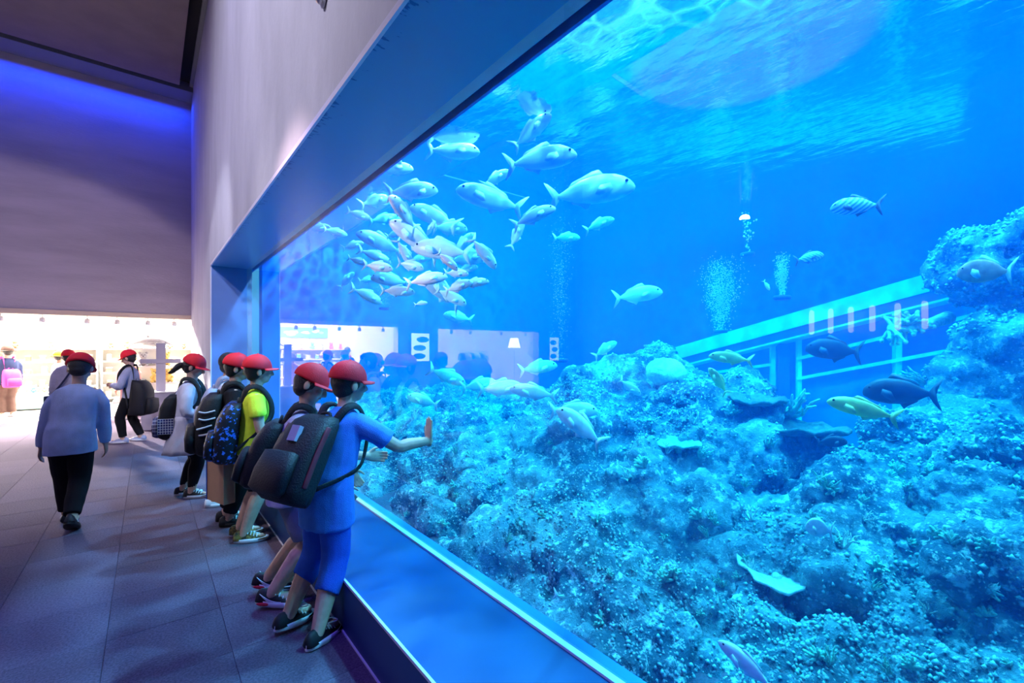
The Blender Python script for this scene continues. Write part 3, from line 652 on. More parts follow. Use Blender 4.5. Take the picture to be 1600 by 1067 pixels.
one = [('silver', 752, 158, 95, 35, 1.2, 'large white fish right below the soffit, highest of the school'), ('silver2', 832, 204, 75, 40, 1.2, 'white fish climbing steeply beside the pane joint'),
       ('silver', 847, 248, 112, 8, 1.0, 'long white fish above the pair meeting nose to tail'), ('silver2', 776, 278, 48, 30, 1.1, 'short plump white fish in front of the school'),
       ('silver', 764, 310, 108, 163, .9, 'big white fish diving towards the left, apart from the school'), ('pink', 835, 337, 72, 22, 1.0, 'pinkish fish with its tail up right of the big diving white one'),
       ('silver2', 808, 366, 46, 65, 1.1, 'small pale fish standing nearly upright'), ('silver', 925, 298, 135, 6, 1.6, 'largest pale fish, swimming level in the middle of the open water'),
       ('silver2', 918, 236, 95, 14, 2.6, 'hazy pale fish high behind the long white one'), ('green', 937, 350, 48, 20, 2.4, 'small greenish fish under the largest pale fish'), ('green', 886, 371, 42, 0, 2.6, 'thin greenish fish just right of the pane joint'),
       ('silver', 998, 460, 74, 8, 2.6, 'slim pale fish gliding level above the reef hill'), ('striped', 1265, 402, 38, 10, 3.0, 'small striped fish in the open water beside the bubble curtain'), ('striped', 1336, 322, 66, 172, 2.2, 'dark striped fish alone in the deep blue'),
       ('pink', 1198, 446, 18, -62, 3.4, 'tiny pinkish fish pointing down between two bubble curtains'), ('yellow', 1140, 559, 62, 172, 2.0, 'yellow fish swimming left over the hill crest'), ('yellow', 1122, 594, 48, 122, 2.0, 'small yellow fish tilted nose up below the other yellow one'),
       ('yellow', 1345, 638, 92, 166, 1.4, 'yellow fish at the notch beside the pale boulder'), ('silver', 905, 664, 88, 142, .8, 'white fish heading up in front of the reef hill'), ('silver2', 898, 641, 74, 2, 1.2, 'pale fish crossing just above the white one on the reef hill'),
       ('silver2', 660, 625, 50, 160, .9, 'pale fish just above the raised hand of the boy in blue'), ('green', 946, 545, 42, 35, 2.4, 'greenish fish rising at the left end of the hill crest'), ('pink', 832, 612, 74, 170, 1.2, 'pinkish white fish low over the reef bank, rightmost of three'),
       ('silver', 784, 606, 72, 4, 1.3, 'white fish low over the reef bank, middle of three'), ('silver2', 750, 601, 56, 10, 1.4, 'white fish low over the reef bank, leftmost of three'), ('green', 700, 588, 62, -22, 1.5, 'greenish fish sinking towards the reef bank'),
       ('green', 842, 574, 60, 10, 1.8, 'greenish fish above the three white ones on the reef bank'), ('silver', 715, 495, 46, 168, 1.6, 'single white fish below the school'), ('dark', 1404, 612, 92, 178, 2.2, 'dark thickset grouper hovering beside the rock tower'),
       ('dark', 1300, 546, 72, 172, 3.0, 'dark slim fish in front of the slanting gallery'), ('green', 892, 939, 56, -14, .35, 'greenish fish close to the acrylic above the ledge'), ('pink', 1165, 1036, 92, 150, .35, 'pinkish fish blurred into the rubble at the bottom'),
       ('disc', 1279, 825, 36, 175, 1.1, 'round white disc fish against the boulder'), ('red', 1537, 424, 62, 172, 2.0, 'orange red deep bodied fish in front of the rock tower'), ('green', 505, 460, 14, 30, 1.5, 'tiny dark green fish near the far jamb'),
       ('striped', 470, 450, 15, 80, 1.5, 'tiny striped fish nearest the far jamb'), ('silver', 985, 605, 40, -35, 1.8, 'small pale fish over the left flank of the hill'), ('dark', 1300, 690, 40, 10, 2.0, 'small dark fish hiding at the notch')]
for k, u, v, l, a, dx, lab in one: fish(k, u, v, l, a, dx, lab)
# ------------------------------------------------------------------ bubble curtains
M['bubble'] = mat('bubble', (.9, .95, 1), .2, spec=.8)
octa = np.array([(1, 0, 0), (-1, 0, 0), (0, 1, 0), (0, -1, 0), (0, 0, 1), (0, 0, -1)], float)
FO = [(0, 2, 4), (2, 1, 4), (1, 3, 4), (3, 0, 4), (2, 0, 5), (1, 2, 5), (3, 1, 5), (0, 3, 5)]
def bubbles(u, v0, v1, dx, wpx, n, seed, label, size=.010):
    a, c = at_x(u, v1, GX + .14 + dx), at_x(u, v0, GX + .14 + dx); c.z = min(c.z, WZ - .03) if v0 > 0 else WZ - .02
    r_ = np.random.default_rng(seed); t = (a - Vector((0, 0, EYE))).dot(DV); wd = wpx / FPX * t / 2
    f = np.clip(r_.triangular(-.05, .45, 1.0, n) + r_.normal(0, .06, n), 0, 1)
    sp = wd * (.45 + .75 * f)
    P = np.stack([r_.normal(0, .45, n) * sp, r_.normal(0, .45, n) * sp, f * (c.z - a.z)], 1)
    sz = r_.uniform(.35, 1, n) * size
    vs = (octa[None] * sz[:, None, None] + P[:, None]).reshape(-1, 3)
    me = bpy.data.meshes.new('bubbles'); me.from_pydata(vs.tolist(), [], [tuple(i + 6 * k for i in ff) for k in range(n) for ff in FO]); me.materials.append(M['bubble'])
    me.polygons.foreach_set('use_smooth', [True] * len(me.polygons))
    o = bpy.data.objects.new('bubble_curtain', me); col.objects.link(o); o.location = a
    tag(o, label, 'bubbles', kind='stuff')
    d = MB(); d.rings([[(rr_ * math.cos(q), rr_ * math.sin(q), z) for q in [2 * math.pi * i / 16 for i in range(16)]] for rr_, z in ((.05, -.05), (.09, -.05), (.10, -.02), (.09, 0), (.04, 0))])
    o2 = d.build('air_diffuser', M['navy_paint']); o2.location = a; tag(o2, 'dark round air stone under the ' + label, 'air stone'); return o
bubbles(1126, 400, 515, 5.2, 56, 2600, 1, 'wide white bubble curtain at the back of the tank', .011)
bubbles(1168, 330, 395, 5.3, 22, 60, 9, 'loose sparkling bubbles above the wide bubble curtain', .02)
bubbles(1222, 395, 462, 4.6, 20, 1100, 2, 'narrow bubble column at the back of the tank', .009)
bubbles(600, 300, 480, 2.2, 34, 1500, 3, 'bubble column behind the school of fish', .008)
bubbles(412, 425, 560, .5, 14, 800, 4, 'bubble column beside the far jamb', .008)
bubbles(876, 250, 560, 2.6, 44, 900, 5, 'thin veil of bubbles in mid tank', .006)
# ------------------------------------------------------------------ people
def SK(c, v=.10): return mat('skin', c, .55, v, 14, spec=.35)
def pattern_mat():
    m = mat('bag_pattern', (.008, .010, .02), .5); N = m.node_tree.nodes; L = m.node_tree.links
    tc = N.new('ShaderNodeTexCoord'); n = N.new('ShaderNodeTexNoise'); n.inputs['Scale'].default_value = 34; n.inputs['Detail'].default_value = 4; L.new(tc.outputs['Object'], n.inputs[0])
    r = N.new('ShaderNodeMapRange'); r.inputs[1].default_value = .56; r.inputs[2].default_value = .60; L.new(n.outputs[0], r.inputs[0])
    x = N.new('ShaderNodeMix'); x.data_type = 'RGBA'; x.inputs[6].default_value = (.008, .010, .02, 1); x.inputs[7].default_value = (.05, .20, .85, 1); L.new(r.outputs[0], x.inputs[0]); L.new(x.outputs[2], N['Principled BSDF'].inputs['Base Color']); return m
M['skin'] = SK((.62, .37, .27)); M['hair'] = mat('hair', (.012, .010, .010), .45, .3, 90, .5, 200, spec=.5)
M['cap_red'] = mat('cap_red', (.85, .010, .028), .7, .06, 20, .2, 200)
M['eyew'] = mat('eye_white', (.75, .75, .75), .2); M['iris'] = mat('iris', (.02, .012, .01), .1); M['lips'] = mat('lips', (.52, .22, .19), .5)
def cloth(n, c, v=.08): return mat(n, c, .85, v, 9, .35, 220, spec=.15)
M['c_blue'] = cloth('blue_shirt', (.06, .24, .72)); M['c_blueshort'] = cloth('blue_shorts', (.03, .12, .60)); M['c_white'] = cloth('lavender_white', (.62, .60, .72)); M['c_grey'] = cloth('grey_cloth', (.22, .23, .30))
M['c_yellow'] = cloth('yellow_shirt', (.72, .86, .05)); M['c_black'] = cloth('black_cloth', (.010, .010, .014)); M['c_navy'] = cloth('navy_cloth', (.02, .03, .08)); M['c_pale'] = cloth('pale_blue', (.42, .52, .78))
M['c_hood'] = cloth('grey_blue_hoodie', (.36, .38, .52)); M['c_brown'] = cloth('brown_cloth', (.10, .06, .05)); M['c_purple'] = cloth('purple_sash', (.22, .16, .45)); M['c_peach'] = cloth('peach', (.85, .45, .35)); M['c_pink'] = cloth('pink', (.80, .08, .35))
M['c_yel2'] = cloth('mustard', (.85, .55, .06)); M['sole'] = mat('white_sole', (.72, .70, .76), .6); M['lace'] = mat('lace', (.7, .7, .75), .8); M['redfoam'] = mat('red_foam', (.85, .03, .06), .6); M['camo'] = mat('camo', (.03, .03, .02), .8, c2=(.28, .20, .05), scale=34)
M['sneaker'] = mat('sneaker', (.012, .012, .016), .6, .2, 40); M['bag_black'] = mat('bag_black', (.007, .007, .010), .6, .15, 12, .3, 120); M['bag_red'] = mat('bag_red', (.20, .02, .035), .6, .15, 12); M['grey_label'] = mat('grey_label', (.42, .38, .50), .6)
M['bag_pattern'] = pattern_mat(); M['brown'] = mat('kraft_paper', (.42, .24, .14), .8, .06, 5); M['bluepaper'] = mat('blue_paper', (.02, .10, .55), .7)
def plaid():
    m, nt, N, L = nodes('plaid'); b = N['Principled BSDF']; b.inputs['Roughness'].default_value = .8
    tc = N.new('ShaderNodeTexCoord'); br = N.new('ShaderNodeTexBrick'); br.offset = 0; br.inputs['Scale'].default_value = 3; br.inputs['Mortar Size'].default_value = .04
    br.inputs['Brick Width'].default_value = .5; br.inputs['Row Height'].default_value = .5
    br.inputs[1].default_value = (.02, .02, .10, 1); br.inputs[2].default_value = (.05, .05, .2, 1); br.inputs[3].default_value = (.7, .7, .8, 1)
    sp_ = N.new('ShaderNodeSeparateXYZ'); L.new(tc.outputs['Generated'], sp_.inputs[0]); ad_ = N.new('ShaderNodeMath'); L.new(sp_.outputs[0], ad_.inputs[0]); L.new(sp_.outputs[1], ad_.inputs[1]); cb_ = N.new('ShaderNodeCombineXYZ'); L.new(ad_.outputs[0], cb_.inputs[0]); L.new(sp_.outputs[2], cb_.inputs[1]); L.new(cb_.outputs[0], br.inputs[0]); L.new(br.outputs[0], b.inputs['Base Color']); return m
M['plaid'] = plaid()
def ik(a, b, l1, l2, hint):
    a, b, hint = Vector(a), Vector(b), Vector(hint); d = b - a; L = min(d.length, (l1 + l2) * .999); u = d.normalized()
    x = (l1 * l1 - l2 * l2 + L * L) / (2 * L); h = math.sqrt(max(0, l1 * l1 - x * x)); n = (hint - u * hint.dot(u)).normalized()
    return a + u * x + n * h
def hand(mb, w_, d, pn, S, side, curl=.25, spread=.12):
    """wrist w_, pointing d, palm facing pn; side=+1 thumb towards d x pn"""
    d = d.normalized(); pn = (pn - d * pn.dot(d)).normalized(); lat = d.cross(pn) * side
    k = S
    mb.tube([w_ - d * .02 * k, w_ + d * .02 * k, w_ + d * .055 * k, w_ + d * .085 * k], [(.026 * k, .020 * k), (.034 * k, .018 * k), (.040 * k, .016 * k), (.036 * k, .013 * k)], 10, 3, ref=lat)
    for i, (off, ln) in enumerate(((.030, .066), (.010, .076), (-.010, .071), (-.029, .055))):
        p = w_ + d * .078 * k + lat * off * k; dd = (d + lat * off * 33 * spread * .25).normalized(); pts = [p - dd * .012 * k, p]
        for s_ in range(3):
            dd = (dd * math.cos(curl) + pn * math.sin(curl)).normalized(); p = p + dd * ln * k * (.45, .32, .25)[s_]; pts.append(p)
        mb.tube(pts, [.0095 * k, .0095 * k, .0088 * k, .0082 * k, .0068 * k], 7, 2)
    p = w_ + d * .022 * k + lat * .028 * k; dd = (d * .7 + lat * .75 + pn * .15).normalized()
    mb.tube([p - dd * .01 * k, p + dd * .028 * k, p + dd * .045 * k + d * .012 * k, p + dd * .052 * k + d * .035 * k], [.013 * k, .0115 * k, .010 * k, .008 * k], 7, 2)
def shoe(parent, ank, yaw, pitch, L, up, so, style, name='shoe'):
    """ankle centre in body coordinates; the sole rests 0.06*L/.23 below"""
    k = L / .24
    Mx = Matrix.Translation(ank) @ Matrix.Rotation(yaw, 4, 'Z') @ Matrix.Rotation(pitch, 4, 'Y') @ Matrix.Translation((0, 0, -.082 * k))
    def outl(g, z, zt=0): # foot outline ring at height z
        pts = []
        for i in range(22):
            a = 2 * math.pi * i / 22; c, s_ = math.cos(a), math.sin(a)
            x = .055 + .130 * c; wd = .044 + .006 * math.sin((x + .07) * 12)
            pts.append((x * k, s_ * wd * g * k, (z + max(0, c - .55) * zt) * k))
        return pts
    s = MB(); s.rings([outl(.96, 0, .03), outl(1.03, .006, .03), outl(1.05, .018, .02), outl(1.0, .03, .01), outl(.8, .031, .01)]); s.xf(Mx)
    so_o = s.build('sole', so)
    u = MB(); rs = []
    for x, hw, hz in ((-.074, .020, .052), (-.068, .032, .075), (-.05, .037, .088), (-.02, .039, .090), (.015, .041, .088), (.05, .044, .074), (.09, .047, .058), (.125, .046, .046), (.155, .040, .037), (.178, .026, .028), (.186, .010, .022)):
        rs.append([(x * k, hw * k * math.cos(a) * (1 if math.sin(a) < .2 else .86), (.022 + max(-.0, math.sin(a)) * (hz - .022) + min(0, math.sin(a)) * .008) * k) for a in [2 * math.pi * i / 14 for i in range(14)]])
    u.rings(rs); u.xf(Mx); o = u.build(name, up, parent); so_o.parent = o
    l = MB()
    for i in range(4):
        x = .035 + .022 * i; z = .083 - .0085 * i
        l.tube([(x * k, -.030 * k, (z - .014) * k), (x * k, 0, (z + .004) * k), ((x + .008) * k, .030 * k, (z - .014) * k)], [.004 * k] * 3, 5, 2)
    if style == 'loops':
        for sg in (1, -1): l.tube([(.03 * k, 0, .09 * k), (.06 * k, sg * .03 * k, .115 * k), (.09 * k, sg * .055 * k, .095 * k), (.05 * k, sg * .02 * k, .088 * k)], [.003 * k] * 4, 5, 4)
    l.xf(Mx); l.build('laces', M['lace'], o)
    if style == 'swoosh':
        for sg in (1, -1):
            b = MB(); out = []
            for t in np.linspace(0, 1, 12): out.append((.075 - .125 * t + .0, .030 + .042 * t ** 1.25 - .010 * math.sin(math.pi * t)))
            inn = []
            for t in np.linspace(1, 0, 12): inn.append((.075 - .125 * t - .004 * math.sin(math.pi * t), .030 + .042 * t ** 1.25 - .010 * math.sin(math.pi * t) - .020 * (1 - t) ** .7 * math.sin(math.pi * min(1, (1 - t) * .9 + .1)) ** .5))
            o_ = [(x * k, z * k) for x, z in out + inn]; b.slab(o_, .006); b.xf(Mx @ Matrix.Translation((0, sg * .0435 * k, .004 * k))); lo = b.build('logo', M['sole'], o, smooth=False); lo['label'] = 'white curved tick mark on the shoe side'
            r_ = MB(); r_.ell((-.022 * k, sg * .0455 * k, .017 * k), (.036 * k, .004 * k, .010 * k), None, 14, 8); r_.xf(Mx); q = r_.build('heel_cushion', M['redfoam'], o); q['label'] = 'red cushion set into the white sole'
    return o
def person(label, pos, head_deg, H, *, lean=0, bend=0, voxel=.008, legs=None, arms=None, hyaw=0, hpitch=0, hroll=0, hoff=(0, 0), top=None, sleeve=.55, hem=.47, bottom=None, blen=.6, skirt=None, tights=None,
           cap=None, hair='short', shoes=None, mask=False, skin=None, cat='person', roll=0, hatm=None, socks=None, topname='shirt', girth=1.0, pz=0, group=None, simple=False):
    """local frame: +X the way the person faces, +Y to the left, +Z up; lean/bend in degrees forward (pelvis up / chest up)"""
    root = empty('person', (pos[0], pos[1], 0), R(head_deg), label, cat, group)
    sk = skin or M['skin']; lat = Vector((0, 1, 0))
    pel = Vector((pos[2] if len(pos) > 2 else 0, 0, .53 * H + pz))
    def stepv(a, dist): return Vector((math.sin(R(a)), math.sin(R(roll)) * .9, math.cos(R(a)))).normalized() * dist * H
    waist = pel + stepv(lean, .10); chest = waist + stepv(lean + bend * .5, .115); sh = chest + stepv(lean + bend, .075); nb = sh + stepv(lean + bend, .030)
    up = stepv(lean + bend, 1).normalized(); fwd = Vector((up.z, 0, -up.x))
    hs = H / 1.42 * 1.0; hr = .100 * hs
    hc = nb + stepv(lean + bend * .6, .045) + Vector((.018 * hs + hoff[0], hoff[1], .082 * hs))
    HR = (Matrix.Rotation(R(hyaw), 3, 'Z') @ Matrix.Rotation(R(hpitch), 3, 'Y') @ Matrix.Rotation(R(hroll), 3, 'X'))
    hp = lambda x, y, z: hc + HR @ Vector((x * hs, y * hs, z * hs))
    g = girth
    tor = [(pel - Vector((0, 0, .035 * H)), .062, .082), (pel, .066, .092), (waist, .056, .078), (chest, .064, .092), (sh - stepv(lean + bend, .012), .052, .092), (sh + stepv(lean + bend, .012), .036, .055), (nb, .030, .034)]
    b = MB()
    b.tube([t[0] for t in tor], [(t[1] * H * g, t[2] * H * g) for t in tor], 16, 3, ref=fwd if abs(lean) < 60 else None)
    b.tube([nb - up * .03 * H, nb + up * .02 * H, hc - HR @ Vector((.012, 0, .03)) * hs], [.037 * H, .034 * H, .036 * H], 12, 3)
    # head: skull, jaw, brow, nose, ears
    b.ell(hp(-.008, 0, .018), (.092 * hs, .076 * hs, .092 * hs), HR, 20, 12)
    b.ell(hp(.026, 0, -.045), (.058 * hs, .054 * hs, .060 * hs), HR, 16, 10)
    b.ell(hp(.052, 0, -.078), (.022 * hs, .026 * hs, .020 * hs), HR, 10, 8)
    b.tube([hp(.082, 0, .012), hp(.092, 0, -.012), hp(.100, 0, -.028), hp(.084, 0, -.036)], [.010 * hs, .011 * hs, .014 * hs, .010 * hs], 8, 2)
    for s_ in (1, -1):
        b.ell(hp(.062, s_ * .036, -.028), (.024 * hs, .022 * hs, .022 * hs), HR, 10, 7)
        b.ell(hp(-.006, s_ * .079, -.012), (.020 * hs, .010 * hs, .032 * hs), HR, 10, 7)
    # legs
    legs = legs or [((.02, .075, 0), 0, 0), ((-.02, -.075, 0), 0, 0)]
    joints = []
    for s_, ((ax, ay, az), yaw, pit) in zip((1, -1), legs):
        hip = pel + Vector((0, s_ * .048 * H * g, -.01 * H)); ank = Vector((ax, ay, az + .058 * H)); hint = Vector((math.cos(R(yaw)), math.sin(R(yaw)) * .5, .15))
        kn = ik(hip, ank, .245 * H, .235 * H, hint); joints.append((hip, kn, ank, yaw, pit))
        b.tube([hip + Vector((0, 0, .02 * H)), hip.lerp(kn, .45), kn, kn.lerp(ank, .32), ank - Vector((0, 0, .02 * H))], [(.057 * H * g,) * 2, (.050 * H * g,) * 2, (.038 * H,) * 2, (.039 * H,) * 2, (.024 * H,) * 2], 12, 3)
        if az < .3: b.tube([ank + Vector((-.02 * H * math.cos(R(yaw)), -.02 * H * math.sin(R(yaw)), -.028 * H)), ank + Vector((.09 * H * math.cos(R(yaw)), .09 * H * math.sin(R(yaw)), -.035 * H))], [.022 * H, .018 * H], 8, 2)
    # arms
    arms = arms or [None, None]; aj = []
    for s_, a in zip((1, -1), arms):
        sp = sh + Vector((0, s_ * .100 * H * g, -.018 * H)) + stepv(lean + bend, -.005)
        a = a or {'w': Vector((.05 * H, s_ * .145 * H, .47 * H)) + Vector((pel.x + (sh.x - pel.x) * .6, 0, pz))}
        wr = Vector(a['w']); hint = Vector(a.get('h', (-1, s_ * .5, -.2)))
        el = ik(sp, wr, .172 * H, .150 * H, hint); wr = el + (wr - el).normalized() * .150 * H
        aj.append((sp, el, wr))
        b.tube([sp + Vector((0, -s_ * .03 * H, .0)), sp.lerp(el, .4), el, el.lerp(wr, .35), wr], [.035 * H, .031 * H, .0255 * H, .0255 * H, .018 * H], 10, 3)
        d = Vector(a.get('d', (wr - el).normalized())); pn = Vector(a.get('pn', (0, -s_, 0)))
        hand(b, wr, d, pn, .92 * H / 1.42, a.get('ts', 1 if d.normalized().cross(pn).x > 0 else -1), a.get('curl', .32))
    b.build('body', sk, root, remesh=voxel, smit=1)
    # face
    for s_ in (1, -1):
        e = MB(); e.ell(hp(.071, s_ * .031, .006), .0125 * hs, None, 8, 6); e.build('eye', M['eyew'], root)
        e = MB(); e.ell(hp(.0805, s_ * .0315, .005), (.004 * hs, .006 * hs, .006 * hs), HR, 8, 6); e.build('iris', M['iris'], bpy.context.collection.objects[-1] if False else root)
        e = MB(); e.tube([hp(.080, s_ * .016, .028), hp(.082, s_ * .032, .033), hp(.073, s_ * .05, .027)], [.0035 * hs] * 3, 5, 2); e.build('eyebrow', M['hair'], root)
    e = MB(); e.tube([hp(.073, -.020, -.056), hp(.082, 0, -.055), hp(.073, .020, -.056)], [.0055 * hs] * 3, 6, 3); e.build('mouth', M['lips'], root)
    # hair
    if hair:
        hb = MB()
        hb.ell(hp(-.022, 0, .028 if not cap else .012), (.092 * hs, .083 * hs, (.092 if not cap else .080) * hs), HR, 22, 14); hb.ell(hp(-.038, 0, -.030), (.060 * hs, .070 * hs, .060 * hs), HR, 16, 10)
        for k in range(9 if not cap else 0):
            y = -.06 + .015 * k; hb.tube([hp(.035, y * .9, .100), hp(.074, y, .070), hp(.083 - abs(y) * .35, y * 1.05, .044)], [.014 * hs, .012 * hs, .004 * hs], 6, 2)
        for s_ in (1, -1): hb.tube([hp(.03, s_ * .074, .04), hp(.018, s_ * .081, .0), hp(.014, s_ * .08, -.03)], [.012 * hs, .009 * hs, .003 * hs], 6, 2)
        if hair == 'long':
            hb.tube([hp(-.06, 0, .02), hp(-.085, 0, -.06), hp(-.08, 0, -.15)], [(.04 * hs, .07 * hs), (.035 * hs, .07 * hs), (.02 * hs, .05 * hs)], 12, 3, ref=(1, 0, 0))
        if hair == 'tail':
            hb.tube([hp(-.09, 0, -.01), hp(-.125, .0, -.03), hp(-.15, .005, -.08), hp(-.175, .01, -.13), hp(-.20, .01, -.15)], [.018 * hs, .030 * hs, .028 * hs, .020 * hs, .006 * hs], 9, 3)
        rn = random.Random(3)
        o = hb.build('hair', M['hair'], root, remesh=.009 * hs, smit=1)
    if cap:
        cm = hatm or M['cap_red']; c_ = MB(); rs = []
        for i in range(9):
            th = math.pi / 2 * i / 8.0
            rr_ = math.cos(th) if i < 8 else .02
            rs.append([hp(-.014 + .112 * rr_ * math.cos(a) * (1 if math.cos(a) < 0 else .97), .096 * rr_ * math.sin(a), .030 + (.108 * math.sin(th)) - .012 * math.cos(a) * (1 - math.sin(th))) for a in [2 * math.pi * k / 24 for k in range(24)]])
        lo = [[hp(-.014 + .110 * math.cos(a), .094 * math.sin(a), .016 - .012 * math.cos(a)) for a in [2 * math.pi * k / 24 for k in range(24)]]]
        c_.rings(lo + rs); co = c_.build('cap', cm, root)
        br = MB(); n = 12; ax = [R(-68 + 136 * k / n) for k in range(n + 1)]
        if cap == 'brim': ax = [2 * math.pi * k / n for k in range(n + 1)]
        def bl(ext, dz): return [hp(-.014 + (.106 + ext * (math.cos(a) ** .5 if cap != 'brim' else 1)) * math.cos(a) if cap != 'brim' else -.014 + (.104 + ext) * math.cos(a), (.092 + ext * .35) * math.sin(a) if cap != 'brim' else (.092 + ext) * math.sin(a), .018 + dz - ext * .25 + .016 * (1 - abs(math.sin(a)) * 1.4) * ext / .07) for a in ax]
        L1, L2, L3, U1, U2, U3 = bl(-.004, 0), bl(.028, 0), bl(.055, 0), bl(-.004, .006), bl(.028, .006), bl(.055, .005)
        vs = L1 + L2 + L3 + U3 + U2 + U1; q = n + 1; fs = []
        for r_ in range(6):
            for k in range(n): fs.append((r_ * q + k, r_ * q + k + 1, ((r_ + 1) % 6) * q + k + 1, ((r_ + 1) % 6) * q + k))
        fs += [tuple(r_ * q for r_ in range(6)), tuple(r_ * q + n for r_ in reversed(range(6)))]
        br.add(vs, fs); br.build('brim', cm, co)
        bt = MB(); bt.ell(hp(-.014, 0, .138), (.008 * hs, .008 * hs, .005 * hs), HR, 8, 6); bt.build('button', cm, co)
    if mask:
        mk = MB(); mk.tube([hp(.072, 0, -.082), hp(.098, 0, -.05), hp(.096, 0, -.018)], [(.01 * hs, .035 * hs), (.012 * hs, .050 * hs), (.010 * hs, .040 * hs)], 12, 3, ref=HR @ Vector((1, 0, 0))); mk.build('face_mask', M['sole'], root)
    # clothes
    cv = max(.009, voxel)
    if top:
        s = MB(); hemp = pel + Vector((0, 0, (hem - .53) * H))
        pts = [(hemp, .090, .122), (pel + Vector((0, 0, .02 * H)), .086, .119), (waist, .078, .106), (chest, .078, .107), (sh - up * .012 * H, .062, .104), (sh + up * .016 * H, .046, .066), (nb + up * .002 * H, .040, .045)]
        s.tube([p[0] for p in pts], [(p[1] * H * g, p[2] * H * g) for p in pts], 18, 3, ref=fwd, roundend=False)
        for sg, (sp, el, wr) in zip((1, -1), aj):
            pl = [sp + Vector((0, -sg * .035 * H, .002 * H)), sp.lerp(el, .4), sp.lerp(el, min(1, sleeve * 1.0))]; rl = [.045 * H, .045 * H, .046 * H]
            if sleeve > 1: pl = [pl[0], pl[1], el, el.lerp(wr, .6), el.lerp(wr, .97)]; rl = [.045 * H, .043 * H, .038 * H, .034 * H, .027 * H]
            s.tube(pl, rl, 12, 3, roundend=False)
        o = s.build(topname, top, root); bake(o, cv, 1, (('CLOUDS', .12, .012, 1),))
    if bottom:
        s = MB(); s.tube([pel + Vector((0, 0, .05 * H)), pel, pel - Vector((0, 0, .05 * H))], [(.070 * H * g, .094 * H * g), (.073 * H * g, .100 * H * g), (.068 * H * g, .094 * H * g)], 16, 3, ref=(1, 0, 0))
        for (hip, kn, ank, _, _) in joints:
            if blen <= 1: s.tube([hip + Vector((0, 0, .02 * H)), hip.lerp(kn, .5), hip.lerp(kn, blen)], [.064 * H * g, .062 * H * g, .060 * H * g], 14, 3, roundend=False)
            else: s.tube([hip + Vector((0, 0, .02 * H)), hip.lerp(kn, .5), kn, kn.lerp(ank, .5), kn.lerp(ank, min(1, blen - 1))], [.064 * H * g, .060 * H * g, .052 * H * g, .047 * H * g, .040 * H * g], 14, 3, roundend=False)
        o = s.build('shorts' if blen <= 1.2 else 'trousers', bottom, root); bake(o, cv, 1, (('CLOUDS', .10, .010, 1),))
    if skirt:
        s = MB(); zt, zb = .60 * H, skirt[0] * H; rs = []
        for i in range(8):
            f = i / 7; z = zt + (zb - zt) * f
            rs.append([(pel.x + (.080 + .060 * f) * H * (1 + .05 * f * math.sin(9 * a)) * math.cos(a), (.112 + .055 * f) * H * (1 + .05 * f * math.sin(9 * a)) * math.sin(a), z) for a in [2 * math.pi * k / 54 for k in range(54)]])
        s.rings(rs); s.build('skirt', skirt[1], root)
        if len(skirt) > 2:
            s = MB(); s.rings([[(pel.x + (.080 + .008 * c_) * H * math.cos(a), (.102 + .008 * c_) * H * math.sin(a), z * H) for a in [2 * math.pi * k / 30 for k in range(30)]] for z, c_ in ((.575, 0), (.58, 1), (.60, 1), (.605, 0))]); o = s.build('sash', skirt[2], root)
            s = MB(); s.tube([(pel.x - .085 * H, -.06 * H, .59 * H), (pel.x - .11 * H, -.075 * H, .53 * H), (pel.x - .11 * H, -.07 * H, .45 * H)], [(.012, .03), (.008, .03), (.006, .035)], 8, 3, ref=(1, 0, 0)); s.build('sash_tail', skirt[2], o)
    if tights:
        s = MB()
        for (hip, kn, ank, _, _) in joints: s.tube([hip, hip.lerp(kn, .5), kn, kn.lerp(ank, .32), kn.lerp(ank, .86)], [.062 * H, .060 * H, .045 * H, .046 * H, .030 * H], 12, 3)
        s.build('leggings', tights, root)
    if socks:
        s = MB()
        for (hip, kn, ank, _, _) in joints: s.tube([kn.lerp(ank, .7), ank + Vector((0, 0, .0))], [.031 * H, .030 * H], 12, 2, roundend=False)
        s.build('socks', socks, root)
    if shoes:
        up_, so_, st_ = shoes
        for (hip, kn, ank, yaw, pit) in joints: shoe(root, ank, R(yaw), R(pit), .165 * H, up_, so_, st_)
    root['sh'] = tuple(sh)
    return dict(root=root, sh=sh, pel=pel, up=up, fwd=fwd, H=H, nb=nb, aj=aj, hp=hp)
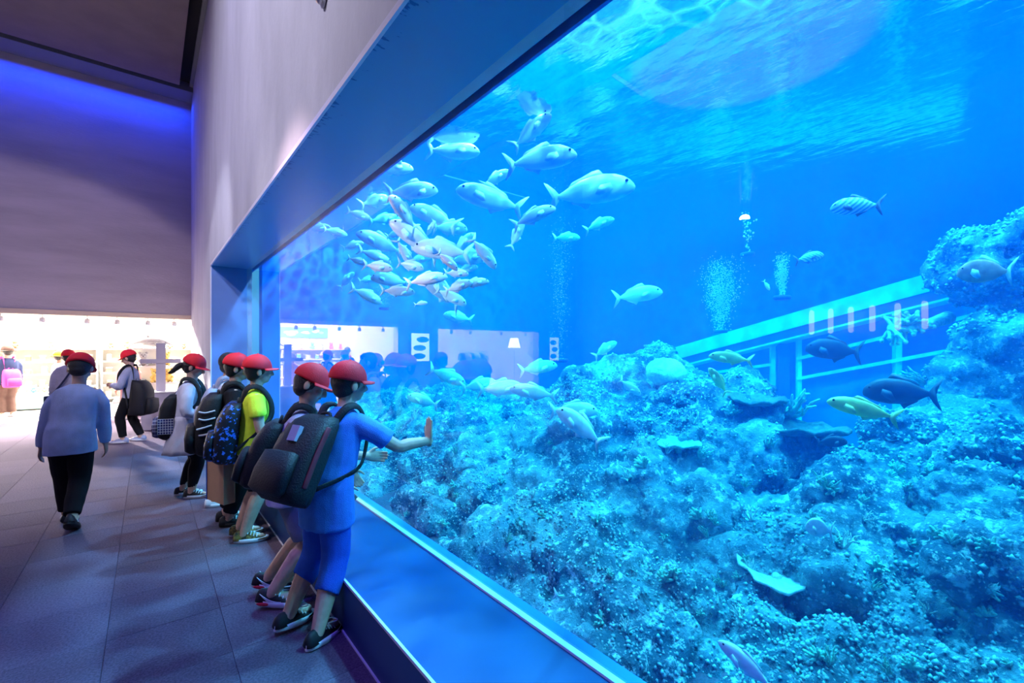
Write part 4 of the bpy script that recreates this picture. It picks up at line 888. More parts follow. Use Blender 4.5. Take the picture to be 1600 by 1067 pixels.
def backpack(P, label, m, *, size=(.30, .42, .17), drop=.02, pocket=None, accent=None, patch=None, patch_label=None, shift=0, straps=True, tilt=0, group=None, strapm=None, off=(0, 0, 0), prints=None):
    """worn on the back of P; own top-level object"""
    root = P['root']; H = P['H']; W, Hh, D = size
    o = empty('backpack', root.location, root.rotation_euler.z, label, 'backpack', group)
    up = P['up'].copy(); up.y = 0; up = (Matrix.Rotation(R(tilt), 3, 'Y') @ up).normalized(); back = Vector((-up.z, 0, up.x))
    T0 = P['sh'] + Vector((0, shift, 0)) + back * .060 * H - up * (drop + .01) + Vector(off)
    # frame: lateral (0,1,0), up, back; origin at the top edge next to the spine
    F = lambda y, z, d: T0 + Vector((0, y, 0)) + up * z + back * d
    def rr(w_, d0, d1, z, n=20, e=3.2):
        pts = []
        for k in range(n):
            a = 2 * math.pi * k / n; c, s_ = math.cos(a), math.sin(a)
            x = math.copysign(abs(c) ** (2 / e), c) * w_ / 2; y = math.copysign(abs(s_) ** (2 / e), s_)
            pts.append(F(x, z, (d0 + d1) / 2 + y * (d1 - d0) / 2))
        return pts
    b = MB(); prof = [(.0, .45, .12), (.012, .70, .45), (-.03, .90, .70), (-.12, 1.0, .92), (-.25, 1.02, 1.0), (-.36, 1.0, 1.0), (-.40, .95, .95), (-.42, .78, .8), (-.425, .4, .5)]
    b.rings([rr(W * a, 0.0, D * d, z * Hh / .42) for z, a, d in prof]); bo = b.build('bag', m, o); 
    pk = MB(); pk.rings([rr(W * a, D * .85, D * d, z * Hh / .42) for z, a, d in ((-.20, .5, 1.05), (-.21, .76, 1.2), (-.30, .80, 1.28), (-.38, .78, 1.25), (-.40, .6, 1.1))]); pk.build('pocket', pocket or m, o)
    z = MB(); z.tube([F(-W * .40, -.20, D * .80), F(-W * .38, -.06, D * .62), F(0, .004, D * .42), F(W * .38, -.06, D * .62), F(W * .40, -.20, D * .80)], [.006] * 5, 6, 4); z.build('zip', accent or M['black'], o)
    h = MB(); h.tube([F(-.04, 0, .03), F(-.03, .035, .03), F(.03, .035, .03), F(.04, 0, .03)], [.009] * 4, 7, 3); h.build('top_handle', strapm or m, o)
    if accent:
        for s_ in (1, -1):
            a = MB(); a.tube([F(s_ * W * .50, -.06, D * .55), F(s_ * W * .515, -.2, D * .62), F(s_ * W * .50, -.36, D * .6)], [(.006, .016)] * 3, 8, 3, ref=(0, 1, 0)); a.build('side_trim', accent, o)
    if straps:
        sh, f, u0 = P['sh'], P['fwd'], P['up']
        for s_ in (1, -1):
            y = s_ * .062 * H
            pts = [F(y * .7 - shift * 0, -.01, .01), sh + Vector((0, y, 0)) - f * .045 * H + u0 * .030 * H, sh + Vector((0, y, 0)) + u0 * .040 * H + f * .015 * H, sh + Vector((0, y * 1.08, 0)) + f * .074 * H - u0 * .03 * H, sh + Vector((0, y * 1.25, 0)) + f * .084 * H - u0 * .12 * H, sh + Vector((0, y * 1.75, 0)) + f * .03 * H - u0 * .20 * H, F(s_ * W * .44, -.33 * Hh / .42, .03)]
            st = MB(); st.tube(pts, [(.007, .022)] * 5 + [(.004, .014)] * 2, 8, 4, ref=None, roundend=False); st.build('strap', strapm or m, o)
    if patch:
        q = MB(); yy, zz, ww, hh_ = patch[:4]
        q.rings([[F(yy + x * ww / 2, zz + zz2 * hh_ / 2, D * dd) for x, zz2 in ((-1, -1), (1, -1), (1, 1), (-1, 1))] for dd in (.88, 1.01)] if len(patch) < 6 else [[F(yy + dd, zz + zz2 * hh_ / 2, D * .5 + x * ww / 2) for x, zz2 in ((-1, -1), (1, -1), (1, 1), (-1, 1))] for dd in (-.012, .012)])
        q_ = q.build('patch', patch[4], o, smooth=False); 
        if patch_label: q_['label'] = patch_label
    if prints:
        rn = random.Random(4)
        for k in range(prints[0]):
            q = MB(); zz = -.10 - .05 * k; s_ = prints[1]
            q.tube([F(s_ * W * .505, zz * Hh / .42, D * rn.uniform(.25, .4)), F(s_ * W * .52, (zz - .012) * Hh / .42, D * .6), F(s_ * W * .50, (zz - rn.uniform(0, .03)) * Hh / .42, D * rn.uniform(.75, .9))], [(.004, .008)] * 3, 6, 3, ref=(0, 1, 0))
            q_ = q.build('print_stroke', M['sole'], o); q_['label'] = 'white painted stroke'
    # origin at its base
    base = F(0, -.42 * Hh / .42, D * .5); Rz = Matrix.Rotation(root.rotation_euler.z, 3, 'Z')
    o.location = Vector(root.location) + Rz @ base
    for c in kids(o): c.data.transform(Matrix.Translation(-base))
    return o
# boy in blue with his hand on the acrylic
def loc(pos, deg, p): return Matrix.Rotation(-R(deg), 3, 'Z') @ (Vector(p) - Vector((pos[0], pos[1], 0)))
p1 = (.70, 2.55, .07)
P1 = person('boy in blue shirt and blue shorts pressing one hand on the acrylic', p1, 22, 1.40, lean=14, bend=4, voxel=.0052, legs=[((-.06, .15, .02), 4, 8), ((-.06, -.09, .0), 10, 4)],
            arms=[{'w': loc(p1, 22, (1.08, 2.82, .84))}, {'w': loc(p1, 22, (1.315, 2.44, .965)), 'h': (.2, -.6, -1), 'd': (.06, .04, 1), 'pn': (.927, -.375, 0), 'ts': 1, 'curl': .03}],
            hpitch=6, hyaw=-18, top=M['c_blue'], hem=.40, bottom=M['c_blueshort'], blen=1.12, cap=True, shoes=(M['sneaker'], M['sole'], 'loops'), sleeve=.72)
backpack(P1, 'black and dark red backpack on the back of the boy in blue', M['bag_black'], size=(.31, .45, .19), accent=M['bag_red'], patch=(-.02, -.12, .06, .08, M['grey_label']), patch_label='grey label patch', drop=.05, tilt=8, strapm=M['bag_black'])
p2 = (.60, 3.02, .07)
P2 = person('boy in pale lavender shirt and grey shorts, head bowed, knees against the ledge', p2, -16, 1.42, lean=8, bend=8, voxel=.0065, pz=-.05, legs=[((-.06, .14, .03), -4, 14), ((-.02, -.06, .02), -10, 10)],
            hpitch=24, hyaw=-14, hroll=-12, top=M['c_white'], hem=.46, bottom=M['c_grey'], blen=.88, cap=True, shoes=(M['sneaker'], M['sole'], 'swoosh'), arms=[{'w': (.42, .16, .70), 'h': (0, .5, -1)}, {'w': (.36, -.16, .68), 'h': (-.2, -.6, -1)}])
backpack(P2, 'plain black backpack on the boy in pale lavender', M['bag_black'], size=(.29, .38, .15), drop=.06)
p3 = (.66, 4.19, .0)
P3 = person('boy in bright yellow shirt and black shorts, facing the acrylic', p3, -8, 1.41, lean=2, bend=3, voxel=.0065, legs=[((-.09, .09, 0), -6, 0), ((-.06, -.08, 0), -14, 0)],
            hpitch=2, hyaw=4, top=M['c_yellow'], hem=.49, bottom=M['c_black'], blen=.96, cap=True, shoes=(M['camo'], M['sole'], 'plain'), arms=[{'w': (.25, .12, .78), 'h': (-.3, .5, -1)}, {'w': (.20, -.17, .74), 'h': (-.6, -.6, -1)}])
backpack(P3, 'black backpack with blue speckled pattern on the boy in yellow', M['bag_pattern'], size=(.32, .46, .18), pocket=M['bag_pattern'], drop=.07, strapm=M['bag_black'])
p4 = (.54, 4.66, .02)
P4 = person('boy in black shirt wearing a white face mask', p4, -4, 1.42, lean=3, bend=4, voxel=.007, legs=[((-.01, .09, 0), 0, 0), ((.01, -.08, 0), -8, 0)], hpitch=8, hyaw=-10, top=M['c_black'], bottom=M['c_black'], blen=1.9, cap=True, mask=True, shoes=(M['sneaker'], M['bag_black'], 'plain'),
            arms=[{'w': (.22, .15, .75)}, {'w': (.02, -.22, .58)}])
backpack(P4, 'big black backpack with white print on the masked boy', M['bag_black'], size=(.34, .50, .21), drop=.03, prints=(4, -1), tilt=-6)
p5 = (.60, 5.32, .0)
P5 = person('bareheaded black haired child in pale hoodie and white skirt', p5, -2, 1.44, lean=2, bend=3, voxel=.008, legs=[((-.02, .09, 0), 0, 0), ((-.10, -.08, 0), -5, 0)], hpitch=2, hyaw=20, top=M['c_white'], sleeve=1.5, topname='hoodie', skirt=(.36, M['c_white']), hair='short', shoes=(M['sole'], M['sole'], 'plain'), socks=M['sole'])
backpack(P5, 'pale grey backpack on the bareheaded child', M['c_hood'], size=(.28, .36, .13), drop=.05)
p6 = (.31, 5.78, .0)
P6 = person('girl with ponytail in long lavender dress and black leggings, looking down', p6, -16, 1.41, lean=2, bend=8, voxel=.007, legs=[((-.05, .08, 0), -4, 0), ((.06, -.07, 0), -12, 0)], hpitch=22, hyaw=-4, top=M['c_white'], sleeve=1.5, topname='blouse', skirt=(.33, M['c_white'], M['c_purple']), tights=M['c_black'], hair='tail', cap=True, shoes=(M['sneaker'], M['sole'], 'plain'),
            arms=[{'w': (.24, .06, .86), 'h': (-.3, .6, -1)}, {'w': (.22, -.08, .84), 'h': (-.4, -.6, -1)}])
backpack(P6, 'black backpack with plaid pocket on the girl with ponytail', M['bag_black'], size=(.30, .44, .18), pocket=M['plaid'], drop=.09, tilt=-10, patch=(-.15, -.30, .13, .15, M['plaid'], 1))
p7 = (-.21, 9.86, 0)
P7 = person('child in grey hoodie and black leggings with big bag, looking at a booklet', p7, 158, 1.46, lean=0, bend=6, voxel=.009, legs=[((.08, .09, 0), 8, 0), ((-.10, -.08, 0), -10, 0)], hpitch=20, top=M['c_hood'], sleeve=1.5, topname='hoodie', hem=.50, tights=M['c_black'], bottom=M['c_black'], blen=1.95, cap=True, girth=.92, shoes=(M['c_hood'], M['sole'], 'plain'),
            arms=[{'w': (.24, .05, .95), 'h': (-.2, .6, -1)}, {'w': (.24, -.05, .95), 'h': (-.2, -.6, -1)}])
backpack(P7, 'large black shoulder bag hanging low behind the child in grey hoodie', M['bag_black'], size=(.40, .56, .28), drop=.16, shift=.02, tilt=-12)
p8 = (-.52, 5.40, .02)
P8 = person('child in loose pale blue shirt and black trousers walking away towards the shop', p8, 84, 1.43, lean=8, bend=6, voxel=.0075, legs=[((.20, .06, 0), 0, -4), ((-.20, -.05, .06), 0, 30)], hpitch=26, hyaw=-6, roll=-5, top=M['c_pale'], sleeve=1.5, hem=.44, bottom=M['c_black'], blen=1.95, cap=True, girth=1.0, shoes=(M['sneaker'], M['bag_black'], 'plain'))
p9 = (-1.12, 11.4, 0)
P9 = person('child in grey blue jacket with a slanting shoulder strap, seen from behind', p9, 96, 1.47, lean=2, bend=3, voxel=.011, legs=[((.03, .09, 0), 0, 0), ((-.03, -.08, 0), 0, 0)], top=M['c_hood'], sleeve=1.5, topname='jacket', hem=.44, bottom=M['c_grey'], blen=1.95, cap=True, girth=1.0, shoes=(M['c_brown'], M['c_brown'], 'plain'))
def sling(P, label):
    H = P['H']; root = P['root']; o = empty('shoulder_bag', root.location, root.rotation_euler.z, label, 'bag')
    s = MB(); sh, f = P['sh'], P['fwd']
    s.tube([sh + Vector((.09 * H, .03 * H, -.15 * H)), sh + Vector((.07, -.05 * H, .02)), sh + Vector((0, -.06 * H, .05 * H)), sh + Vector((-.075 * H, -.04 * H, 0)), sh + Vector((-.105 * H, .02 * H, -.12 * H)), sh + Vector((-.10 * H, .09 * H, -.24 * H)), sh + Vector((-.04 * H, .15 * H, -.33 * H))], [(.012, .024)] * 7, 6, 4, roundend=False); s.build('strap', M['c_navy'], o)
    b = MB().box((-.12, .15 * H, .33 * H), (.10, .15 * H + .09, .49 * H)); q = b.build('pouch', M['c_navy'], o, smooth=False); bevel(q, .02, 3)
sling(P9, 'dark sling bag worn across the grey blue jacket')
p10 = (-2.50, 15.3, 0)
P10 = person('adult in brown hat, dark blue jacket and brown trousers inside the shop', p10, 120, 1.58, voxel=.013, top=M['c_navy'], sleeve=1.5, topname='jacket', bottom=M['c_brown'], blen=1.95, cap='brim', hatm=M['c_brown'], shoes=(M['sole'], M['sole'], 'plain'), girth=1.1)
backpack(P10, 'bright pink bag on the adult in brown hat', M['c_pink'], size=(.30, .40, .2), drop=.2)
p11 = (-1.60, 14.75, 0)
P11 = person('shop visitor with mustard yellow hat and pale clothes', p11, 40, 1.45, voxel=.013, top=M['sole'], sleeve=1.5, bottom=M['c_hood'], blen=1.95, cap='brim', hatm=M['c_yel2'], shoes=(M['c_brown'], M['c_brown'], 'plain'))
p12 = (-.32, 13.2, 0)
P12 = person('child with yellow hat, long brown hair and peach top at the shop front', p12, 250, 1.40, voxel=.013, top=M['c_peach'], sleeve=1.5, bottom=M['c_peach'], blen=1.9, cap='brim', hatm=M['c_yel2'], hair='long', shoes=(M['sole'], M['sole'], 'plain'))
# paper bag in the masked boy's hand
pbx = empty('paper_bag', (.47, 4.42, .27), R(-72), 'brown paper carrier bag with blue side held by the masked boy', 'bag')
q = MB().box((-.14, -.045, 0), (.14, .045, .34)).build('bag', M['brown'], pbx, smooth=False); bevel(q, .004, 1)
q = MB().box((-.145, -.05, 0), (-.135, .05, .34)).build('side_panel', M['bluepaper'], pbx, smooth=False); q['label'] = 'blue side panel'
for y in (-.035, .035):
    q = MB(); q.tube([(-.06, y, .33), (-.05, y, .42), (.05, y, .42), (.06, y, .33)], [.004] * 4, 6, 4); q.build('handle', M['brown'], pbx)
ORD = ('first from the left', 'second from the left', 'third from the left', 'fourth from the left', 'fifth from the left', 'sixth from the left', 'last on the right')
# ------------------------------------------------------------------ the shop behind the hall and the second shop seen in the reflections
M['shopwall'] = mat('shop_wall', (.88, .86, .82), .8); M['shopwood'] = mat('shop_wood', (.55, .38, .22), .6, .1, 4, stretch=(1, 8, 8)); M['shelf'] = mat('shelf_white', (.86, .84, .80), .5)
M['mint'] = mat('mint_laminate', (.42, .70, .70), .4); M['banner'] = mat('banner_blue', (.16, .42, .62), .7); M['rail'] = mat('tan_rail', (.62, .50, .40), .5); M['grey_panel'] = mat('grey_panel', (.42, .38, .46), .7)
M['plush_grey'] = mat('plush_grey', (.42, .42, .44), .95, .1, 30); M['plush_white'] = mat('plush_white', (.86, .84, .80), .95, .05, 30); M['plush_yellow'] = mat('plush_yellow', (.85, .62, .18), .95, .1, 30)
M['plush_red'] = mat('plush_red', (.80, .16, .10), .95, .1, 30); M['plush_green'] = mat('plush_green', (.28, .50, .20), .95, .1, 30); M['plush_blue'] = mat('plush_blue', (.12, .30, .70), .95, .1, 30); M['plush_brown'] = mat('plush_brown', (.30, .19, .12), .95, .1, 30)
M['signglow'] = mat('sign_glow', (.8, .9, 1), .5, emit=(.75, .92, 1), es=5.0); M['lampdim'] = mat('lamp_dim', (1, 1, 1), .5, emit=(1, .9, .8), es=5); M['warmglow'] = mat('warm_glow', (1, 1, 1), .5, emit=(1, .9, .75), es=14); M['dark_back'] = mat('dark_back', (.05, .08, .16), .8)
YS = 18.3
wall('wall_shop_back', [((-9.9, YS, 0), (2.2, YS + .2, 3.4))], M['shopwall'], 'bright back wall of the shop')
wall('wall_shop_right', [((1.95, YB + .35, 0), (2.15, YS, 3.4))], M['shopwall'], 'bright right wall of the shop')
wall('wall_shop_middle', [((-5.0, YB + .352, 0), (-3.55, YS, 3.4))], M['shopwall'], 'partition between the two shops')
wall('wall_shop_left', [((-9.9, YB + .352, 0), (-9.7, YS, 3.4))], M['shopwall'], 'left wall of the second shop')
wall('ceiling_shop', [((-9.9, YB + .352, 3.4), (2.2, YS + .2, 3.6))], M['shopwall'], 'white ceiling of the shops')
sf = boxobj('floor_shop', (-9.7, YB + .352, -.004), (1.95, YS, .001), M['shopwood']); struct(sf, 'pale bright shop floor')
sf.data.materials[0] = mat('shop_floor', (.62, .56, .52), .5, .05, 2)
struct(boxobj('trim_10', (-3.55, YB - .02, ZH - .10), (.83, YB + .30, ZH), M['rail']), 'tan beam under the lintel of the shop')
struct(boxobj('trim_11', (-9.6, YB - .02, ZH - .10), (-5.0, YB + .30, ZH), M['rail']), 'tan beam under the lintel of the second shop')
# spotlights below the beam
def spot_proto():
    r = empty('track_spotlight'); b = MB(); b.tube([(0, 0, 0), (0, 0, -.06)], [.012, .012], 8, 1); b.build('stem', M['steel'], r)
    b = MB(); b.rings([[(q[0] * math.cos(a), q[0] * math.sin(a), q[1]) for a in [2 * math.pi * k / 14 for k in range(14)]] for q in ((.02, -.05), (.05, -.06), (.055, -.16), (.045, -.16), (.03, -.10))]); b.build('can', M['white'], r)
    b = MB(); b.ell((0, 0, -.135), (.038, .038, .012), None, 10, 6); b.build('bulb', M['warmglow'], r); return r
sp0 = spot_proto(); spk = kids(sp0)
for k, (x, w_) in enumerate(((-3.1, 'leftmost'), (-2.35, 'second from the left'), (-1.75, 'third from the left'), (-1.05, 'fourth from the left'), (-.55, 'third from the right'), (0, 'second from the right'), (.5, 'rightmost'))):
    o = sp0 if k == 0 else clone(sp0, None, spk)
    o.location = (x, YB + .14, ZH - .10); tag(o, 'small white spotlight hanging under the beam of the shop, %s' % w_, 'spotlight', 'spotlights under the shop beam')
for k, x in enumerate((-9.0, -7.8, -6.4, -5.6)):
    o = clone(sp0, None, spk); o.location = (x, YB + .14, ZH - .10); tag(o, 'small white spotlight under the beam of the second shop, %s' % ORD[k], 'spotlight', 'spotlights under the second shop beam')
# banners with cloud and fish shapes
def banner(x0, x1, z0, z1, label, seed):
    r = empty('wall_banner', ((x0 + x1) / 2, YS - .03, z0), 0, label, 'banner'); random.seed(seed)
    MB().box((-(x1 - x0) / 2, -.01, 0), ((x1 - x0) / 2, .02, z1 - z0)).build('panel', M['banner'], r, smooth=False)
    for k in range(4):
        b = MB(); cx, cz = random.uniform(-.38, .38) * (x1 - x0), random.uniform(.25, .7) * (z1 - z0)
        for j in range(4): b.ell((cx + random.uniform(-.14, .14), -.012, cz + random.uniform(-.05, .05)), (random.uniform(.06, .13), .012, random.uniform(.03, .06)), None, 10, 6)
        b.build('cloud_print', M['shelf'], r)
    for k, m_ in enumerate(('plush_green', 'plush_brown')):
        b = MB(); b.ell((random.uniform(-.4, .4) * (x1 - x0), -.014, .5 * (z1 - z0)), (.10, .012, .06), None, 10, 6); b.build('animal_print', M[m_], r)
banner(-2.75, -1.0, 2.02, 2.40, 'long blue banner with white cloud shapes above the shelves on the left', 1)
banner(-.3, 1.5, 2.02, 2.40, 'blue banner with white cloud shapes above the plush stand', 2)
# plush toys
def plush_proto(m_, m2):
    b = MB(); b.ell((0, 0, .10), (.085, .09, .10)); b.ell((.03, 0, .235), (.075, .08, .072)); b.ell((.09, 0, .22), (.035, .04, .03))
    for s_ in (1, -1): b.ell((.02, s_ * .065, .30), (.02, .028, .028), None, 8, 6); b.ell((.07, s_ * .075, .12), (.05, .028, .028), None, 8, 6); b.ell((.08, s_ * .06, .03), (.06, .035, .03), None, 8, 6)
    me = b.mesh('plush_toy', M[m_]); e = MB(); 
    for s_ in (1, -1): e.ell((.098, s_ * .03, .255), .010, None, 6, 5)
    e.ell((.125, 0, .225), .012, None, 6, 5); return me, e.mesh('face', M['iris'])
PL = [plush_proto(a, 0) for a in ('plush_white', 'plush_yellow', 'plush_red', 'plush_green', 'plush_blue', 'plush_brown', 'plush_grey')]
def plush(x, y, z, k, rz, s, label, group):
    o = bpy.data.objects.new('plush_toy', PL[k][0]); col.objects.link(o); o.location = (x, y, z); o.rotation_euler = (0, 0, rz); o.scale = (s,) * 3; tag(o, label, 'plush toy', group)
    c = bpy.data.objects.new('face', PL[k][1]); col.objects.link(c); c.parent = o; return o
PN = ['white', 'yellow', 'red', 'green', 'blue', 'brown', 'grey']
def shelf_unit(x, y, W, D, zs, label, back=True):
    r = empty('display_shelf', (x, y, 0), 0, label, 'shelf'); z1 = zs[-1] + .03
    for s_ in (1, -1): MB().box((s_ * W / 2 - .015, -D / 2, 0), (s_ * W / 2 + .015, D / 2, z1)).build('side_panel', M['shelf'], r, smooth=False)
    if back: MB().box((-W / 2, D / 2 - .02, 0), (W / 2, D / 2, z1)).build('back_panel', M['shelf'], r, smooth=False)
    for z in zs: MB().box((-W / 2 + .015, -D / 2, z - .03), (W / 2 - .015, D / 2 - .02, z)).build('shelf_board', M['shelf'] if z < 1.5 else M['shopwood'], r, smooth=False)
    return r
shelf_unit(-2.25, YS - .26, 2.2, .44, [.14, .52, .88, 1.22, 1.58], 'tall white shelf full of goods along the left of the back wall')
shelf_unit(.05, YS - .26, 2.2, .44, [.14, .52, .88, 1.22, 1.58], 'tall white shelf full of goods behind the plush stand')
random.seed(31)
boxes = []
for c in ('shelf', 'mint', 'plush_yellow', 'plush_red', 'banner', 'shopwood', 'plush_green'):
    b = MB().box((-.06, -.05, 0), (.06, .05, .14)); me = b.mesh('goods_box', M[c], False); l = MB().box((-.063, -.053, .115), (.063, .053, .143)); boxes.append((me, l.mesh('lid', M['shelf'], False), c))
def goods(x, y, z, label, group):
    me, lm, c = random.choice(boxes); o = bpy.data.objects.new('goods_box', me); col.objects.link(o); o.location = (x, y, z); s = random.uniform(.8, 1.25); o.scale = (s, s, random.uniform(.7, 1.5)); tag(o, label, 'box', group)
    q = bpy.data.objects.new('lid', lm); col.objects.link(q); q.parent = o
for xc, nm in ((-2.25, 'left shelf'), (.05, 'right shelf')):
    for z, lev in ((.14, 'lowest'), (.52, 'second'), (.88, 'middle'), (1.22, 'fourth')):
        for k in range(7): goods(xc - .95 + k * .31 + random.uniform(-.04, .04), YS - .32, z, 'souvenir box on the %s board of the %s, %s' % (lev, nm, ORD[k]), 'souvenir boxes on the %s' % nm)
    for k in range(6):
        c = random.choice((0, 0, 1, 2, 3, 5, 6)); plush(xc - .9 + k * .35, YS - .30, 1.58, c, R(-90) + random.uniform(-.5, .5), random.uniform(.7, 1.0), '%s plush animal sitting on top of the %s, %s' % (PN[c], nm, ORD[k]), 'plush animals on top of the %s' % nm)
# mint counter cabinets
for k, x in enumerate((-2.98, -2.30, -1.62)):
    r = empty('counter_cabinet', (x, 16.9, 0), 0, 'low mint green counter cabinet, ' + ('leftmost', 'middle', 'rightmost')[k] + ' of three in the shop', 'cabinet', 'mint counter cabinets')
    MB().box((-.33, -.25, .04), (.33, .25, .40)).build('body', M['mint'], r, smooth=False); MB().box((-.338, -.27, .40), (.338, .27, .43)).build('top', M['shelf'], r, smooth=False)
    d = MB().box((-.31, -.268, .07), (.31, -.25, .385)).build('door', M['mint'], r, smooth=False); h = MB(); h.tube([(-.05, -.275, .34), (.05, -.275, .34)], [.008, .008], 6, 1); h.build('handle', M['steel'], d)
    for j in range(3):
        c = random.choice((0, 1, 3, 4)); plush(x - .2 + j * .2, 16.9, .43, c, R(-90), .62, '%s plush toy on the %s mint counter cabinet, %s of three' % (PN[c], ('leftmost', 'middle', 'rightmost')[k], ('left', 'middle', 'right')[j]), 'plush toys on the mint counter')
# plush stand with the big dolphin on top
def dolphin(name, L, m_, belly, loc_, rz, label, cat='plush toy', group=None, arch=.10):
    r = empty(name, loc_, rz, label, cat, group); b = MB()
    f = lambda x: arch * (1 - (x / .5) ** 2)
    b.tube([(x * L, 0, f(x) * L + .11 * L) for x in (-.5, -.38, -.2, 0, .2, .33, .42, .5)], [(w_ * L, h_ * L) for w_, h_ in ((.02, .02), (.05, .045), (.10, .09), (.125, .11), (.11, .10), (.075, .065), (.04, .03), (.025, .02))], 14, 3, ref=(0, 1, 0)); b.build('body', m_, r)
    b = MB(); b.slab([(-.02 * L, .32 * L), (-.10 * L, .40 * L), (-.16 * L, .42 * L), (-.13 * L, .32 * L), (-.12 * L, .28 * L)], .03 * L); b.build('dorsal_fin', m_, r)
    b = MB(); b.ell((-.54 * L, .08 * L, .10 * L), (.06 * L, .10 * L, .018 * L)); b.ell((-.54 * L, -.08 * L, .10 * L), (.06 * L, .10 * L, .018 * L)); b.build('tail_fluke', m_, r)
    for s_ in (1, -1):
        b = MB(); b.ell((.14 * L, s_ * .14 * L, .12 * L), (.05 * L, .09 * L, .02 * L), Matrix.Rotation(s_ * -.5, 3, 'Z') @ Matrix.Rotation(s_ * .5, 3, 'X')); b.build('flipper', m_, r)
        b = MB(); b.ell((.345 * L, s_ * .062 * L, .175 * L), .014 * L, None, 8, 6); b.build('eye', M['iris'], r)
    b = MB(); b.ell((.06 * L, 0, .10 * L), (.30 * L, .08 * L, .055 * L)); b.build('belly', belly, r); return r
st = empty('plush_stand', (.02, 14.2, 0), 0, 'tiered white display stand piled with soft toys', 'stand')
for z, w_, d_ in ((.35, 1.3, .9), (.75, 1.1, .7), (1.15, .95, .5), (1.58, .8, .38)):
    MB().box((-w_ / 2, -d_ / 2, z - .04), (w_ / 2, d_ / 2, z)).build('tier', M['shelf'], st, smooth=False)
MB().box((-.15, .02, 0), (.15, .18, 1.58)).build('column', M['shelf'], st, smooth=False); MB().box((-.6, -.4, 0), (.6, .4, .03)).build('foot', M['shelf'], st, smooth=False)
dolphin('plush_dolphin', .80, M['plush_grey'], M['plush_white'], (.08, 14.15, 1.58), R(-12), 'big grey plush dolphin lying on top of the tiered stand', arch=.12)
random.seed(8)
for z, w_, nm, y_ in ((.35, 1.2, 'lowest', 13.95), (.75, 1.0, 'second', 14.02), (1.15, .85, 'third', 14.08)):
    for k in range(4):
        x = .02 - w_ / 2 + w_ * (k + .5) / 4
        if random.random() < .4: dolphin('plush_dolphin', .34, M[random.choice(('plush_white', 'plush_grey', 'plush_yellow'))], M['plush_white'], (x, y_, z), R(-60), 'small plush dolphin on the %s tier of the stand, %s' % (nm, ORD[k]), group='plush on the tiered stand')
        else: c = random.choice((0, 0, 1, 1, 5, 6)); plush(x, y_, z, c, R(-90), 1.05, '%s plush animal on the %s tier of the stand, %s' % (PN[c], nm, ORD[k]), 'plush on the tiered stand')
# grey cross shaped sign holder on its box
r = empty('sign_holder', (.20, 11.35, 0), 0, 'grey box pedestal carrying a cross shaped grey panel in front of the plush stand', 'display stand')
MB().box((-.30, -.24, .0), (.30, .24, .70)).build('pedestal', M['grey_panel'], r, smooth=False); MB().box((-.075, -.03, .70), (.075, .03, 1.66)).build('post', M['grey_panel'], r, smooth=False)
MB().box((-.32, -.045, 1.27), (.32, -.03, 1.35)).build('crossbar', M['grey_panel'], r, smooth=False); MB().box((-.32, -.26, .70), (.32, .26, .72)).build('top', M['shelf'], r, smooth=False)
q = empty('goods_box', (-.02, 11.24, .72), 0, 'small blue box standing on the grey pedestal', 'box'); MB().box((-.07, -.05, 0), (.07, .05, .10)).build('box', M['plush_blue'], q, smooth=False); MB().box((-.072, -.052, .085), (.072, .052, .103)).build('lid', M['shelf'], q, smooth=False)
# lit advertising panels on the facade and left wall, seen in the glass
def litsign(x, w_, z0, z1, label):
    r = empty('lit_sign', (x, YB - .01, z0), 0, label, 'sign'); MB().box((-w_ / 2, -.10, 0), (w_ / 2, 0, z1 - z0)).build('case', M['steel'], r, smooth=False)
    MB().box((-w_ / 2 + .03, -.112, .03), (w_ / 2 - .03, -.10, z1 - z0 - .03)).build('light_panel', M['signglow'], r, smooth=False)
    for k in range(3): b = MB(); b.ell((random.uniform(-.1, .1), -.115, (z1 - z0) * (.2 + .28 * k)), (w_ * .33, .006, (z1 - z0) * .10), None, 14, 8); b.build('print_shape', M[('plush_blue', 'mint', 'plush_green')[k]], r)
litsign(-4.28, .70, 1.15, 2.12, 'lit poster panel on the pier between the two shops'); litsign(-10.35, .55, 1.1, 2.1, 'lit poster panel left of the second shop')
# second shop: counter, garment rack, shelves, lamp
shelf_unit(-6.2, YS - .26, 2.0, .44, [.14, .52, .88, 1.22, 1.58], 'white shelf in the second shop'); random.seed(77)
for z in (.52, .88, 1.22, 1.58):
    for k in range(6): c = random.choice((0, 0, 2, 4)); plush(-7.05 + k * .34, YS - .32, z, c, R(-90), .9, '%s plush on the %s board of the second shop, %s' % (PN[c], {.52: 'lowest', .88: 'second', 1.22: 'third', 1.58: 'topmost'}[z], ORD[k]), 'plush animals in the second shop')
r = empty('sales_counter', (-6.5, 15.0, 0), 0, 'long white sales counter in the second shop', 'counter'); MB().box((-1.0, -.3, 0), (1.0, .3, .86)).build('body', M['shopwall'], r, smooth=False); MB().box((-1.05, -.34, .86), (1.05, .34, .90)).build('worktop', M['shopwood'], r, smooth=False)
r = empty('garment_rack', (-8.3, 16.4, 0), 0, 'steel garment rack with clothes in the second shop', 'rack')
b = MB()
b.tube([(-.7, 0, 1.5), (.7, 0, 1.5)], [.015, .015], 8, 1); b.build('rail', M['steel'], r)
for s_ in (1, -1): b = MB(); b.tube([(s_ * .7, 0, 1.5), (s_ * .7, 0, .03)], [.015, .015], 8, 1); b.tube([(s_ * .7, -.25, .02), (s_ * .7, .25, .02)], [.02, .02], 8, 1); b.build('upright', M['steel'], r)
